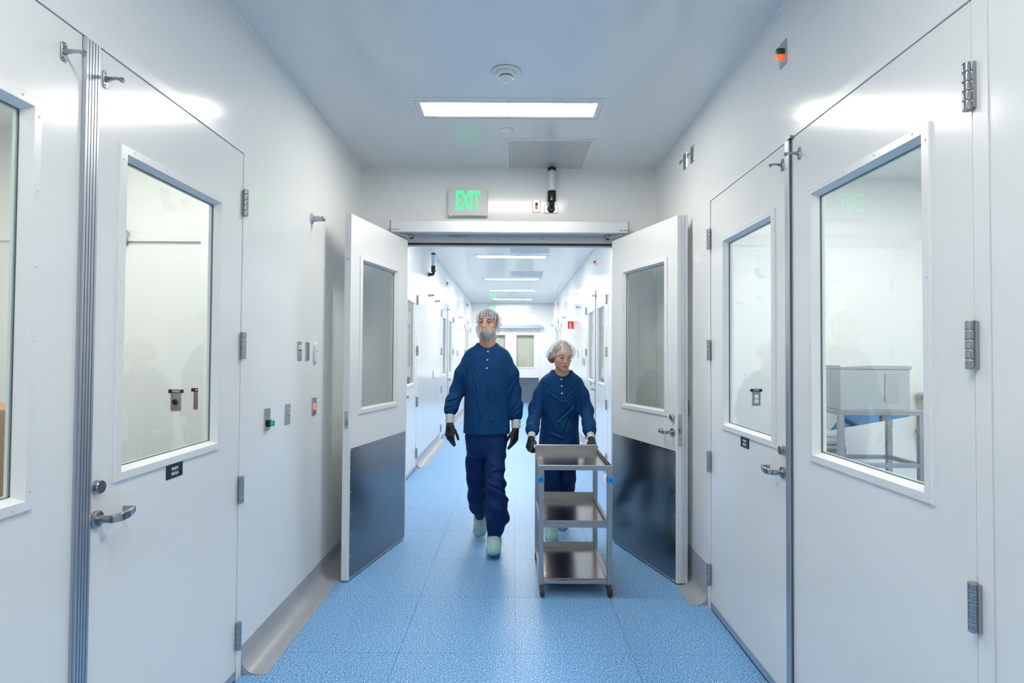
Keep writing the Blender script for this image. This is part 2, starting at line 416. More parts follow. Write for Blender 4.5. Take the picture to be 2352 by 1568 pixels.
# a wall return inside the left room
tag(MB().box(-1.822, XL-WT-.001, 3.3, 3.799, .001, 2.999).build('wall_left_return', M['roomwall']), 'boxed-out wall return inside the left side room', kind='structure')
tag(MB().box(-3.6, -1.824, 3.78, 3.799, 2.235, 2.265).build('trim_left_room', M['frame']), 'shallow bar on the side-room wall, added in place of a reflected line', kind='structure')  # slim bar standing in for a line reflected in the door glass

# ------------------------------------------------------------------ door builder
kn_mesh = MB().lathe([(.0105, -.0122), (.0118, -.0119), (.0122, -.0112), (.0122, -.0075), (.0119, -.0072), (.0119, .0072), (.0122, .0075), (.0122, .0112), (.0118, .0119), (.0105, .0122)], n=16).mesh('knuckle', M['hinge'])
ring_mesh = None
hinge_mesh = {}
def hinge(parent, x, z, side, parts=True):
    """side +1: leaf plate lies to +x of the barrel"""
    if (side) not in hinge_mesh:
        b = MB(); b.box(.010 if side > 0 else -.017, .017 if side > 0 else -.010, -.0135, -.0001, -.0595, .0595)
        b.cyl((0, -.013, -.058), (0, -.013, .058), .0085, n=12)
        hinge_mesh[side] = b.mesh('hinge', M['hinge'])
    h = bpy.data.objects.new('hinge', hinge_mesh[side]); col.objects.link(h); h.parent = parent; h.location = (x, 0, z)
    for k in range(5):
        o = bpy.data.objects.new('knuckle', kn_mesh); col.objects.link(o); o.parent = h; o.location = (0, -.013, -.0496+.0248*k)
    return h
HZ = (2.193, 1.53, .868, .202)
def lever(parent, x, z, d, name='lever_handle'):
    """d = +1: lever points to +x. wall side is y=0, outward -y"""
    b = MB().lathe([(.026, 0), (.027, .003), (.026, .009), (.020, .0115), (.015, .0115)], (0, 0, 0), (0, -1, 0))
    o = b.build(name, M['hinge'], parent); o.location = (x, 0, z)
    MB().cyl((0, -.008, 0), (0, -.052, 0), .0115, n=20).build('spindle', M['hinge'], o)
    pts = [(0, -.045, 0), (.012*d, -.056, 0), (.03*d, -.060, .0), (.06*d, -.060, .001), (.085*d, -.056, .003), (.106*d, -.05, .005)]
    b = MB(); n = 10
    prof = []
    for k, p in enumerate(pts):
        hh = [.011, .0115, .0125, .0125, .0115, .0095][k]; tt = [.010, .009, .0075, .006, .005, .0045][k]
        prof.append([(p[0], p[1]-tt, p[2]-hh), (p[0], p[1]+tt, p[2]-hh), (p[0], p[1]+tt, p[2]+hh), (p[0], p[1]-tt, p[2]+hh)])
    vs = [v for q in prof for v in q]; fs = []
    for k in range(len(prof)-1):
        for i in range(4):
            j = (i+1) % 4; fs.append((4*k+i, 4*k+j, 4*k+4+j, 4*k+4+i))
    fs += [(3, 2, 1, 0), tuple(range(4*len(prof)-4, 4*len(prof)))]
    b.add(vs, fs); b.box(.0995*d, .107*d, -.05, -.014, -.004, .014)
    b.build('grip', M['hinge'], o, bevel=.002)
    return o
def lock(parent, x, z):
    b = MB().lathe([(.0205, 0), (.0205, .016), (.0185, .019), (.0165, .019)], (0, 0, 0), (0, -1, 0))
    o = b.build('lock_cylinder', M['hinge'], parent); o.location = (x, 0, z)
    k = MB().lathe([(.0165, .016), (.0155, .0175), (0, .0175)], (0, 0, 0), (0, -1, 0)).build('key_plug', M['steel_d'], o)
    MB().box(-.001, .001, -.0181, -.0170, -.012, -.002).build('keyway', M['black'], o)
    return o
def stop_arm(parent, x, z, d):
    """forged roller arm on a long oval foot"""
    b = MB(); oval = []
    for i in range(24):
        t = 2*math.pi*i/24; oval.append((.0105*math.cos(t), (.0165 if math.sin(t) > 0 else -.0165)+.0105*math.sin(t)))
    b.extrude(oval, -.005, 0, 'y')
    o = b.build('door_stop_arm', M['hinge'], parent, bevel=.0015); o.location = (x, 0, z)
    MB().tube([(0, -.003, 0), (.001*d, -.014, .001), (.002*d, -.025, .002), (.003*d, -.040, .002), (.003*d, -.053, -.001)], [.0095, .0075, .0055, .005, .0058], 12).build('arm', M['hinge'], o)
    MB().lathe([(0, -.008), (.005, -.007), (.0075, 0), (.005, .007), (0, .008)], (.003*d, -.056, -.003), (0, 0, 1), 14).build('arm_tip', M['hinge'], o)
    for s in (1, -1):
        MB().lathe([(.0045, 0), (.0045, .0022), (.0035, .003)], (0, -.0045, .017*s), (0, -1, 0), 12).build('screw', M['steel_d'], o)
    return o
def door(n, label, loc, rz, w_, hinge_side, win=(.652, 1.085, 2.165), wx=None, detail=2, glass=True, back=False, kick=None, lev=None, plate=None, sweep=True, hinges=True, h=2.408, z0=.012, arm=True):
    root = thing('door_%d' % n, loc, rz, label, None, None, 'structure')
    T = .045; ww, wz0, wz1 = win; wx0 = (w_-ww)/2 if wx is None else wx; wx1 = wx0+ww; f = .028
    hx0, hx1, hz0, hz1 = wx0+f, wx1-f, wz0+f, wz1-f
    MB().ring(0, w_, z0, z0+h, hx0, hx1, hz0, hz1, 0, T).build('door_panel', M['door'], root, bevel=.0012 if detail else 0)
    # vision frame: proud flange, mitred reveal running in to the pane
    def vf(s, y0):
        b = MB()
        b.bevring((wx0, wx1, wz0, wz1, y0), (wx0, wx1, wz0, wz1, y0-s*.006), (wx0+.003, wx1-.003, wz0+.003, wz1-.003, y0-s*.009))
        b.bevring((wx0+.003, wx1-.003, wz0+.003, wz1-.003, y0-s*.009), (hx0, hx1, hz0, hz1, y0-s*.011), (hx0+.013, hx1-.013, hz0+.013, hz1-.013, y0+s*.018))
        o = b.build('vision_frame', M['frame'], root)
        if detail > 1:
            sb = MB(); pts = []
            for i in range(4):
                a = (i+.12)/3.24
                pts += [(wx0+.012+(ww-.024)*(i+.3)/3.6, wz0+.013), (wx0+.012+(ww-.024)*(i+.3)/3.6, wz1-.013)]
            for i in range(6):
                zz = wz0+.05+(wz1-wz0-.1)*i/5; pts += [(wx0+.013, zz), (wx1-.013, zz)]
            for (a, c) in pts: sb.lathe([(.0040, 0), (.0036, .0014), (.0018, .0020), (.0012, .0010)], (a, y0-s*.0096, c), (0, -s, 0), 10)
            tag(sb.build('frame_screws', M['screww'], o), kind='stuff')
        return o
    vf(1, 0)
    if back: vf(-1, T)
    e = .0125
    if glass:
        MB().box(hx0+e, hx1-e, .0190, .0240, hz0+e, hz1-e).build('glass_pane', M['glass'], root)
        # gasket
        MB().ring(hx0+.0115, hx1-.0115, hz0+.0115, hz1-.0115, hx0+.0142, hx1-.0142, hz0+.0142, hz1-.0142, .0182, .0187).build('gasket', M['seat'], root)
        if detail > 1:
            q = .0165
            MB().ring(hx0+.001, hx1-.001, hz0+.001, hz1-.001, hx0+q, hx1-q, hz0+q, hz1-q, .0242, .0325).build('pane_spacer', M['glassedge'], root)
    hx, hs = (0, -1) if hinge_side == 'L' else (w_, 1)
    if hinges:
        for z in HZ: hinge(root, hx+hs*.004, z, hs)
    if sweep:
        MB().box(.004, w_-.004, -.006, -.0002, z0+.002, z0+.036).build('door_sweep', M['alu'], root)
    mx = w_-.045 if hinge_side == 'L' else .045; md = -1 if hinge_side == 'L' else 1
    if lev:
        lever(root, mx, .992, md); lock(root, mx, 1.089)
    if arm: stop_arm(root, mx if lev else mx+md*.024, 2.335, -md)
    if kick:
        k = MB().box(kick[0], kick[1], -.0022, -.0002, z0+.008, kick[2]).build('kick_plate', M['steel_k'], root)
        sb = MB()
        for i in range(7):
            xx = kick[0]+.012+(kick[1]-kick[0]-.024)*i/6
            sb.lathe([(.004, 0), (.0025, .0014)], (xx, -.0022, kick[2]-.012), (0, -1, 0), 8)
        for i in range(1, 7):
            for xx in (kick[0]+.012, kick[1]-.012): sb.lathe([(.004, 0), (.0025, .0014)], (xx, -.0022, kick[2]-.012-(kick[2]-.04)*i/6), (0, -1, 0), 8)
        tag(sb.build('kick_plate_screws', M['screw'], k), kind='stuff')
    if plate:
        px_, l1, l2 = plate
        p = MB().box(px_, px_+.10, -.003, -.0002, 1.032, 1.083).build('name_plate', M['navy'], root); p['label'] = 'black engraved room plate'
        text(l1, .0155, p, M['white'], (px_+.05, -.0032, 1.066), cond=.72, name='room_lettering', bold=.0003)
        text(l2, .0155, p, M['white'], (px_+.05, -.0032, 1.047), cond=.72, name='suite_lettering', bold=.0003)
    return root
M['steel_k'] = P('kick_plate_steel', (.22, .235, .26), .22, 1., bump=.35, bscale=4)

def door_frame(side, y0, y1, label):
    """steel frame of a door pair, flush trim standing 4 mm proud"""
    x = XL if side > 0 else XR; f = .048; p = side*.004; top = 2.463
    b = MB()
    for (a, c, z0, z1) in ((y0+.001, y0+f, 0, top), (y1-f, y1-.001, 0, top), (y0+f, y1-f, top-.04, top)):
        b.box(x+p, x-side*(WT+.004), a, c, z0, z1)
    return trim(b, M['frame'], label)
# near left pair: door_1 (partly out of frame) and door_2
door_frame(1, .645, 2.682, 'white steel frame of the near left doors')
door(1, 'near left white door leaf cut by the picture edge, carton behind its glass', (XL, .695, 0), LEFT, .945, 'L', plate=None, lev=False, wx=.152)
door(2, 'near left white door leaf with lever handle and black room plate', (XL, 1.688, 0), LEFT, .943, 'R', lev=True, wx=.113, plate=(.395, 'RM #121', 'SUITE #4'))
a = thing('trim_astragal_left', (XL, 1.641, 0), LEFT, 'ribbed grey aluminium strip between near left leaves', kind='structure')
b = MB()
for i in range(5): b.box(.004+.0115*i, .0125+.0115*i, -.0115, -.0001, .014, 2.418)
b.box(0, .062, -.007, -.0001, .013, 2.419); b.build('ribbed_strip', M['alu'], a)
# near right pair
door_frame(-1, 1.405, 3.452, 'white steel frame of the near right doors')
door(3, 'near right white door leaf with lever handle, outlet seen through glass', (XR, 3.400, 0), RIGHT, .955, 'L', lev=True, wx=.190, plate=(.445, 'RM #123', 'SUITE #5'))
door(4, 'nearest right white door leaf, steel stand behind its glass', (XR, 2.412, 0), RIGHT, .952, 'R', win=(.664, 1.085, 2.165), wx=.148)
a = thing('trim_astragal_right', (XR, 2.447, 0), RIGHT, 'grey aluminium strip between near right leaves', kind='structure')
MB().box(0, .036, -.013, -.0001, .014, 2.418).build('strip', M['alu'], a, bevel=.001)
MB().box(.0362, .0385, -.008, -.0001, .014, 2.418).build('strip_gasket', M['seat'], a)
MB().box(.02, .055, -.016, -.0001, 2.4185, 2.430).build('strip_cap', M['steel_d'], a)

# the open double door
def open_leaf(n, label, loc, rz, right):
    root = door(n, label, (*loc, 0), rz, .925, 'R', win=(.6465, 1.085, 2.165) if right else (.628, 1.085, 2.165), wx=.166 if right else .12, back=True, hinges=False, sweep=False, arm=False,
                kick=(.022, .905, .868))
    if right:
        lever(root, .925-.050, .988, -1); lock(root, .925-.050, 1.085)
        b = MB().box(.9252, .9272, .006, .030, .90, 1.11); b.build('lock_face', M['steel'], root)
        b = MB().box(.9255, .936, .012, .026, .985, 1.015).build('latch_bolt', M['steel_d'], root)
        MB().box(.9252, .9300, .0335, .0560, .012, 2.42).build('edge_strip', M['alu_l'], root)
        MB().box(.9252, .9450, .0562, .0640, .012, 2.425).build('overlap_astragal', M['alu_l'], root)
        MB().box(.9252, .9290, -.002, .030, 2.06, 2.085).build('edge_clip', M['alu_l'], root)
        sb = MB()
        for i in range(7): sb.lathe([(.004, 0), (.003, .0015)], (.9302, .044, .12+.36*i), (1, 0, 0), 8)
        tag(sb.build('edge_screws', M['screw'], root), kind='stuff')
    else:
        MB().box(-.0022, -.0002, .010, .034, 1.00, 1.115).build('strike_plate', M['steel'], root)
        MB().box(-.0070, -.0023, .012, .024, 1.02, 1.06).build('strike_lip', M['steel_d'], root)
        MB().box(-.0026, -.0002, .010, .035, 2.08, 2.27).build('flush_bolt', M['alu_l'], root)
        MB().box(-.0034, -.0027, .013, .032, 2.115, 2.123).build('flush_bolt_slot', M['steel_d'], root)
    # gear of the operator arm
    return root
open_leaf(5, 'open left leaf of the double door, steel kick plate', (-1.0745, 3.748), math.atan2(.882, .2015), False)
open_leaf(6, 'open right leaf of the double door, lever and steel kick plate', (.797, 4.626), math.atan2(-.8820, .279), True)

# frame of the double opening
b = MB(); b.box(OX0, OX0+.045, D-.012, D+.16, 0, 2.47).box(OX1-.045, OX1, D-.012, D+.16, 0, 2.47).box(OX0+.045, OX1-.045, D-.012, D+.16, 2.418, 2.47)
b.box(OX0-.02, OX0, D-.012, D-.0001, 0, 2.485).box(OX1, OX1+.02, D-.012, D-.0001, 0, 2.485).box(OX0, OX1, D-.012, D-.0001, 2.4701, 2.485)
trim(b, M['frame'], 'white steel frame around the double opening')
trim(MB().box(OX0+.046, OX1-.046, D+.02, D+.05, 2.392, 2.4175), M['frame'], 'door stop along the head of the double opening')
trim(MB().box(OX0+.047, OX1-.047, D-.006, D+.019, 2.4045, 2.4175), M['black'], 'black rubber seal under the head of the double opening')

# automatic operator over the opening
op = thing('door_operator', (-.0375, D-.0125, 2.4705), 0, 'long silver automatic door operator box above the double door', 'door operator')
MB().box(-.953, .953, -.172, -.0005, .0005, .092).build('cover', M['alu_l'], op, bevel=.0025)
for s in (-1, 1):
    MB().box(s*.9535, s*.9575, -.174, -.0005, -.001, .0935).build('end_cap', M['steel_d'], op)
    text('ASSA ABLOY', .0125, op, M['navy'], (s*.917, -.1725, .019), name='maker_lettering', bold=.0002)
MB().box(-.94, .94, -.165, -.012, -.004, .0004).build('underside', M['alu'], op)
for s in (-1, 1):
    ar = MB().cyl((s*.80, -.085, -.005), (s*.80, -.085, -.030), .022, n=20).build('arm_spindle', M['steel_d'], op)
    MB().cyl((s*.80, -.085, -.030), (s*.80, -.085, -.038), .013, n=16).build('spindle_cap', M['black'], ar)
    MB().tube([(s*.80, -.085, -.024), (s*.86, -.20, -.030), (s*.885, -.245, -.034)], [.009, .008, .007], 8, flat=.6).build('operator_arm', M['steel'], op)
MB().box(-.50, -.34, -.055, -.040, -.009, -.0042).build('cable_cover', M['steel_d'], op)
sb = MB()
for x in (-.70, -.42, -.10, .28, .62): sb.lathe([(.0045, 0), (.003, .002)], (x, -.0005, -.012), (0, -1, 0), 8)
tag(sb.build('fixing_screws', M['steel_d'], op), kind='stuff')

# far corridor doors
def pair(n, side, y0, y1, labels, frame_label, lev=True):
    door_frame(side, y0, y1, frame_label)
    a0, a1 = y0+.05, y1-.05; mid = (a0+a1)/2; w_ = mid-a0-.004
    if side > 0:
        door(n, labels[0], (XL, a0, 0), LEFT, w_, 'L', detail=1)
        door(n+1, labels[1], (XL, mid+.004, 0), LEFT, w_, 'R', detail=1, lev=lev)
        q = thing('trim_astragal_%d' % n, (XL, mid-.012, 0), LEFT, 'aluminium strip of the '+frame_label[21:], kind='structure')
    else:
        door(n, labels[0], (XR, mid-.004, 0), RIGHT, w_, 'R', detail=1)
        door(n+1, labels[1], (XR, a1, 0), RIGHT, w_, 'L', detail=1, lev=lev, plate=(.44, 'RM', 'SUITE') if n == 9 else None)
        q = thing('trim_astragal_%d' % n, (XR, mid+.012, 0), RIGHT, 'aluminium strip of the '+frame_label[21:], kind='structure')
    MB().box(0, .024, -.013, -.0001, .014, 2.418).build('strip', M['alu'], q)
pair(7, 1, *LP[1], ('white leaf just past the open left leaf, nearer one', 'white leaf just past the open left leaf, with window'), 'white steel frame of first far left door pair')
pair(9, -1, *RP[1], ('white leaf just past the open right leaf, nearer one', 'white leaf past the open right leaf, farther one with lever'), 'white steel frame of first far right door pair')
pair(11, 1, *LP[2], ('second far left pair, nearer white leaf', 'second far left pair, farther white leaf'), 'white steel frame of second far left door pair')
pair(13, -1, *RP[2], ('second far right pair, nearer white leaf', 'second far right pair, farther white leaf'), 'white steel frame of second far right door pair')
pair(15, 1, *LP[3], ('last left pair, nearer white leaf', 'last left pair, farther white leaf'), 'white steel frame of last far left door pair')
# end doors
b = MB(); b.box(FX0, FX0+.045, D2-.004, D2+.13, 0, 2.36).box(FX1-.045, FX1, D2-.004, D2+.13, 0, 2.36).box(FX0+.045, FX1-.045, D2-.004, D2+.13, 2.30, 2.36)
trim(b, M['frame'], 'white frame of the corridor end doors')
for n, x, lb in ((17, FX0+.046, 'left leaf of the corridor end doors'), (18, -.078, 'right leaf of the corridor end doors, window beside the walking man')):
    door(n, lb, (x, D2+.03, 0), 0, .871, 'L', win=(.60, 1.06, 2.10), detail=1, hinges=False, arm=False, sweep=False, kick=(.01, .86, .78), h=2.285)
trim(MB().box(-.081, -.0785, D2+.022, D2+.04, .012, 2.29), M['seat'], 'dark joint between the corridor end doors')
e = thing('end_door_operator', (-.08, D2-.005, 2.27), 0, 'pale operator box above the corridor end doors', 'door operator')
MB().box(-.92, .92, -.13, -.0005, 0, .105).build('cover', P('end_operator_aluminium', (.36, .42, .50), .5, .3), e)

# ------------------------------------------------------------------ ceiling things
def light(y, n, mat):
    o = thing('ceiling_light', (-.038, y, ZC), 0, n, 'ceiling light')
    fr = MB().ring(-.605, .605, -.158, .158, -.545, .545, -.098, .098, -.006, 0); q = fr.build('trim_frame', M['frame'], o); q.rotation_euler = (R(90), 0, 0)
    q = MB().ring(-.578, .578, -.135, .135, -.5765, .5765, -.1335, .1335, -.0066, -.0061).build('trim_joint', M['seat'], o); q.rotation_euler = (R(90), 0, 0)
    MB().box(-.544, .544, -.097, .097, -.0042, -.0008).build('diffuser', mat, o)
    sb = MB()
    for x in (-.5, 0, .5):
        for yy in (-.115, .115): sb.lathe([(.006, 0), (.004, .002)], (x, yy, -.006), (0, 0, -1), 10)
    tag(sb.build('screws', M['steel_d'], o), kind='stuff')
    return o
light(3.565, 'recessed linear ceiling light nearest the viewer, in front of the double door', M['lensn'])
light(.75, 'recessed linear ceiling light over the viewpoint', M['lensn'])
light(-2.1, 'recessed linear ceiling light behind the viewpoint', M['lensn'])
for y, lb in ((6.35, 'recessed linear ceiling light just past the double door'), (9.03, 'bright linear ceiling light, first seen through the doorway'),
              (11.75, 'bright linear ceiling light, second seen through the doorway'), (13.85, 'bright linear ceiling light, third seen through the doorway'),
              (16.1, 'bright linear ceiling light farthest down the corridor')):
    light(y, lb, M['lens'])
def vent(x0, x1, y0, y1, lb):
    o = thing('ceiling_vent', ((x0+x1)/2, (y0+y1)/2, ZC), 0, lb, 'vent'); a, c = (x1-x0)/2, (y1-y0)/2
    q = MB().ring(-a-.03, a+.03, -c-.028, c+.028, -a, a, -c, c, -.006, 0).build('trim_frame', M['frame'], o); q.rotation_euler = (R(90), 0, 0)
    MB().box(-a+.001, a-.001, -c+.001, c-.001, -.004, -.0008).build('grille', M['grille'], o)
vent(-.042, .555, 4.085, 4.695, 'perforated square ceiling vent above the double door')
vent(-.06, .53, 8.08, 8.66, 'grey ceiling vent, first through the doorway')
vent(-.06, .545, 10.64, 11.33, 'grey ceiling vent, second through the doorway')
def detector(x, y, lb):
    s = thing('smoke_detector', (x, y, ZC), 0, lb, 'smoke detector')
    MB().lathe([(.081, 0), (.081, .004), (.078, .007), (.05, .009)], (0, 0, 0), (0, 0, -1), 40).build('base_ring', M['white'], s)
    MB().lathe([(.0835, 0), (.0835, .0012)], (0, 0, 0), (0, 0, -1), 40).build('shadow_rim', M['steel_d'], s)
    MB().lathe([(.0535, .008), (.0535, .0095)], (0, 0, 0), (0, 0, -1), 36).build('housing_joint', M['steel_d'], s)
    MB().lathe([(.052, .007), (.051, .022), (.046, .027), (.03, .027)], (0, 0, 0), (0, 0, -1), 36).build('housing', M['white'], s)
    MB().lathe([(.036, .026), (.036, .034), (.034, .034)], (0, 0, 0), (0, 0, -1), 32).build('sensor_gap', M['seat'], s)
    MB().lathe([(.040, .034), (.040, .038), (.033, .046), (.016, .049)], (0, 0, 0), (0, 0, -1), 32).build('sensor_cap', M['white'], s)
detector(-.05, 3.09, 'round white smoke detector on the ceiling, nearest')
detector(-.05, 14.75, 'small white smoke detector far down the corridor ceiling')
s = thing('ceiling_cover', (-.055, 3.90, ZC), 0, 'flat round white cover plate between ceiling light and vent', 'cover plate')
MB().lathe([(.045, 0), (.045, .003), (.042, .005)], (0, 0, 0), (0, 0, -1), 36).build('disc', M['white'], s)
MB().lathe([(.0475, 0), (.0475, .0012)], (0, 0, 0), (0, 0, -1), 36).build('rim', M['steel'], s)

# ------------------------------------------------------------------ things on the walls
def screws(parent, pts, y=-.0062, mat='steel_d'):
    for a, c in pts:
        MB().lathe([(.0035, 0), (.0032, .001)], (a, y, c), (0, -1, 0), 10).build('screw', M[mat], parent)
def wplate(name, loc, rz, lb, cat, w_=.072, h_=.114, mat='steel', sc_=True):
    o = thing(name, loc, rz, lb, cat)
    MB().plate(-w_/2, w_/2, -h_/2, h_/2, -.0062, -.0002, .005).build('face_plate', M[mat], o)
    if sc_: screws(o, [(0, .042), (0, -.042)])
    return o
# left wall, between door 2 and the open leaf
o = wplate('exit_button', (XL, 2.928, 1.156), LEFT, 'steel plate with protruding green push button, lowest left of the switches', 'push button')
MB().box(-.019, .019, -.024, -.0063, -.036, -.004+.002).build('button_housing', M['blackp'], o, bevel=.002)
MB().box(-.0165, .0165, -.036, -.0242, -.034, -.004).build('green_button', M['green'], o, bevel=.003)
text('PUSH\nTO\nEXIT', .0085, o, M['black'], (0, -.0364, -.019), name='button_lettering')
o = wplate('key_switch', (XL, 3.193, 1.154), LEFT, 'plain steel plate with a tiny lever, middle of the lower switches', 'switch')
MB().cyl((0, -.006, 0), (0, -.009, 0), .008, n=16).build('barrel', M['steel_d'], o)
MB().tube([(0, -.008, 0), (.001, -.02, .004)], [.0028, .0035], 8).build('toggle', M['white'], o)
o = wplate('touch_switch', (XL, 3.614, 1.158), LEFT, 'steel plate with glowing red ring switch', 'switch', .080, .112)
ring = []
MB().tube([(.014*math.cos(t*math.pi/12), -.0068, .018*math.sin(t*math.pi/12)) for t in range(24)], .0034, 8, closed=True).build('glowing_ring', M['redring'], o)
MB().lathe([(.010, 0), (.009, .0012)], (0, -.0062, 0), (0, -1, 0), 16).build('touch_spot', M['steel_d'], o)
o = wplate('wall_gauge', (XL, 3.356, 1.507), LEFT, 'narrow steel plate with a white digital display', 'wall gauge', .066)
MB().box(-.024, .024, -.009, -.0063, .012, .036).build('display', M['white'], o); MB().box(-.02, .02, -.0078, -.0063, .003, .009).build('slot', M['black'], o)
text('24.1', .012, o, M['navy'], (0, -.0093, .024), name='display_digits')
o = wplate('blank_plate', (XL, 3.484, 1.507), LEFT, 'blank steel plate with two screws beside the display gauge', 'wall plate', .066)
o = thing('card_reader', (XL, 3.617, 1.503), LEFT, 'slim white rounded card reader on the left wall', 'card reader')
pl = [(.026*math.cos(t*math.pi/16)*1.0, (.040 if math.sin(t*math.pi/16) >= 0 else -.040)+.028*math.sin(t*math.pi/16)) for t in range(32)]
MB().extrude(pl, -.018, -.0002, 'y').build('reader_body', M['white'], o, bevel=.005, seg=3)
MB().box(-.010, .012, -.0188, -.0181, .008, .012).build('status_slot', M['steel_d'], o)
MB().box(-.010, .012, -.0188, -.0181, .001, .003).build('lower_slot', M['steel_d'], o)
# wall stops
def wall_stop(loc, rz, lb):
    s = thing('wall_stop', loc, rz, lb, 'door stop')
    MB().lathe([(.034, 0), (.034, .003), (.02, .008), (.017, .012)], (0, 0, 0), (0, -1, 0), 24).build('flange', M['stopm'], s)
    MB().lathe([(.021, .005), (.018, .03), (.0155, .062), (.0155, .066)], (0, 0, 0), (0, -1, 0), 24).build('stem', M['stopm'], s)
    MB().lathe([(.0155, .066), (.0160, .070), (.0150, .080), (.010, .084)], (0, 0, 0), (0, -1, 0), 24).build('rubber_tip', M['steel_d'], s)
wall_stop((XL, 3.535, 2.333), LEFT, 'grey cone door stop high on the near left wall')
wall_stop((XL, 8.45, 2.36), LEFT, 'cone door stop on far left wall, nearer of two')
wall_stop((XL, 9.15, 2.34), LEFT, 'cone door stop on far left wall, just before second door pair')
wall_stop((XL, 13.1, 2.33), LEFT, 'cone door stop on far left wall before last door pair')
wall_stop((XR, 10.05, 2.33), RIGHT, 'cone door stop on far right wall past the first door pair')
wall_stop((XR, 12.9, 2.33), RIGHT, 'cone door stop on far right wall beyond the red sign')
wall_stop((XR, 16.6, 2.33), RIGHT, 'tiny cone door stop at the far right corridor end')
# signal plates: green lens over red lens
def signal(loc, rz, lb, lit=True):
    o = wplate('signal_light', loc, rz, lb, 'signal light', .066, .112)
    for z, mt, nm in ((.0125, 'greend', 'green_lens'), (-.0145, 'red' if lit else 'signred', 'red_lens')):
        MB().lathe([(.012, .006), (.0125, .010), (.0125, .026), (.010, .031), (.004, .033)], (0, 0, z), (0, -1, 0), 20).build(nm, M[mt], o)
    return o
signal((XR, 2.478, 2.822), RIGHT, 'signal plate with dark green and lit red lens high on the near right wall')
signal((.185, D, 2.732), 0, 'signal plate with green and lit lens between exit sign and beacon')
signal((XR, 8.20, 2.82), RIGHT, 'small signal plate seen through doorway, right wall, nearer')
signal((XR, 15.1, 2.82), RIGHT, 'small signal plate seen through doorway, right wall, far')
signal((XL, 10.7, 2.81), LEFT, 'small signal plate seen through doorway, left wall, nearer')
signal((XL, 15.4, 2.81), LEFT, 'small signal plate seen through doorway, left wall, far', False)
signal((-.075, D2, 2.82), 0, 'tiny signal plate above the corridor end doors')
for x, lb in ((.245, 'tiny pale plate above the corridor end doors, middle'), (.56, 'tiny grey plate above the corridor end doors, rightmost')):
    o = wplate('blank_plate', (x, D2, 2.815), 0, lb, 'wall plate', .11, .13, 'steel')
# two plates with hooks high on the right wall
for y, z, lb in ((3.905, 2.835, 'steel plate with small spout, farther of the two high on right wall'), (3.745, 2.826, 'steel plate with small spout, nearer of the two high on right wall')):
    o = wplate('spout_plate', (XR, y, z), RIGHT, lb, 'wall plate', .074, .112)
    MB().tube([(0, -.006, .0), (0, -.030, .0), (0, -.036, -.006), (0, -.036, -.022)], [.008, .007, .007, .009], 12).build('spout', M['steel'], o)
# beacon on a bracket
def beacon(loc, rz, lb, gang=True):
    o = thing('beacon_light', loc, rz, lb, 'beacon')
    if gang:
        MB().plate(-.058, .058, -.057+.02, .035, -.0062, -.0002, .005).build('face_plate', M['steel'], o)
        screws(o, [(-.043, -.001), (.043, -.001)])
    MB().lathe([(.033, .0063), (.033, .014), (.024, .024), (.020, .05)], (0, 0, 0), (0, -1, 0), 28).build('bracket_foot', M['blackp'], o)
    MB().tube([(0, -.04, 0), (0, -.062, .002), (0, -.076, .015), (0, -.080, .04)], [.022, .024, .025, .026], 18).build('elbow', M['blackp'], o)
    MB().lathe([(.026, .035), (.035, .045), (.036, .12), (.034, .126), (.031, .128)], (0, -.08, 0), (0, 0, 1), 28).build('socket', M['blackp'], o)
    MB().lathe([(.030, .128), (.030, .292), (.029, .294)], (0, -.08, 0), (0, 0, 1), 28).build('frosted_tube', M['frost'], o)
    MB().lathe([(.034, .292), (.035, .296), (.035, .314), (.030, .319)], (0, -.08, 0), (0, 0, 1), 28).build('top_cap', M['blackp'], o)
beacon((.307, D, 2.708), 0, 'frosted tube beacon with black socket and cap above the double door')
beacon((XL, 8.36, 2.655), LEFT, 'frosted tube beacon with black elbow on the far left wall', False)
# exit signs
e = thing('exit_sign', (-.384, D, 2.745), 0, 'white exit sign with green letters above the double door', 'exit sign')
MB().box(-.162, .162, -.045, -.0005, -.108, .114).build('housing', M['alu_l'], e, bevel=.003)
MB().box(-.162, .162, -.050, -.0455, -.106, .114).build('face_panel', P('exit_sign_face', (.55, .57, .59), .5, .1), e, bevel=.001)
text('EXIT', .215, e, M['exit'], (0, -.0505, .01), name='exit_letters', cond=.46, bold=.006, ext=.001)
MB().lathe([(.004, 0), (.003, .002)], (-.142, -.04, -.1085), (0, 0, -1), 10).build('status_led', M['led'], e)
e = thing('exit_sign', (-.62, D2, 2.84), 0, 'distant green exit sign above the man in the white cap', 'exit sign')
MB().box(-.16, .16, -.045, -.0005, -.108, .108).build('housing', M['alu_l'], e)
text('EXIT', .215, e, M['exit'], (0, -.046, .01), name='exit_letters', cond=.46, bold=.006, ext=.001)
# right wall behind open leaf: green button
o = wplate('exit_button', (XR, 3.86, 1.14), RIGHT, 'steel plate with green push button half hidden behind the open right leaf', 'push button')
MB().box(-.019, .019, -.024, -.0063, -.016, .018).build('button_housing', M['blackp'], o, bevel=.002)
MB().box(-.0165, .0165, -.036, -.0242, -.014, .016).build('green_button', M['green'], o, bevel=.003)
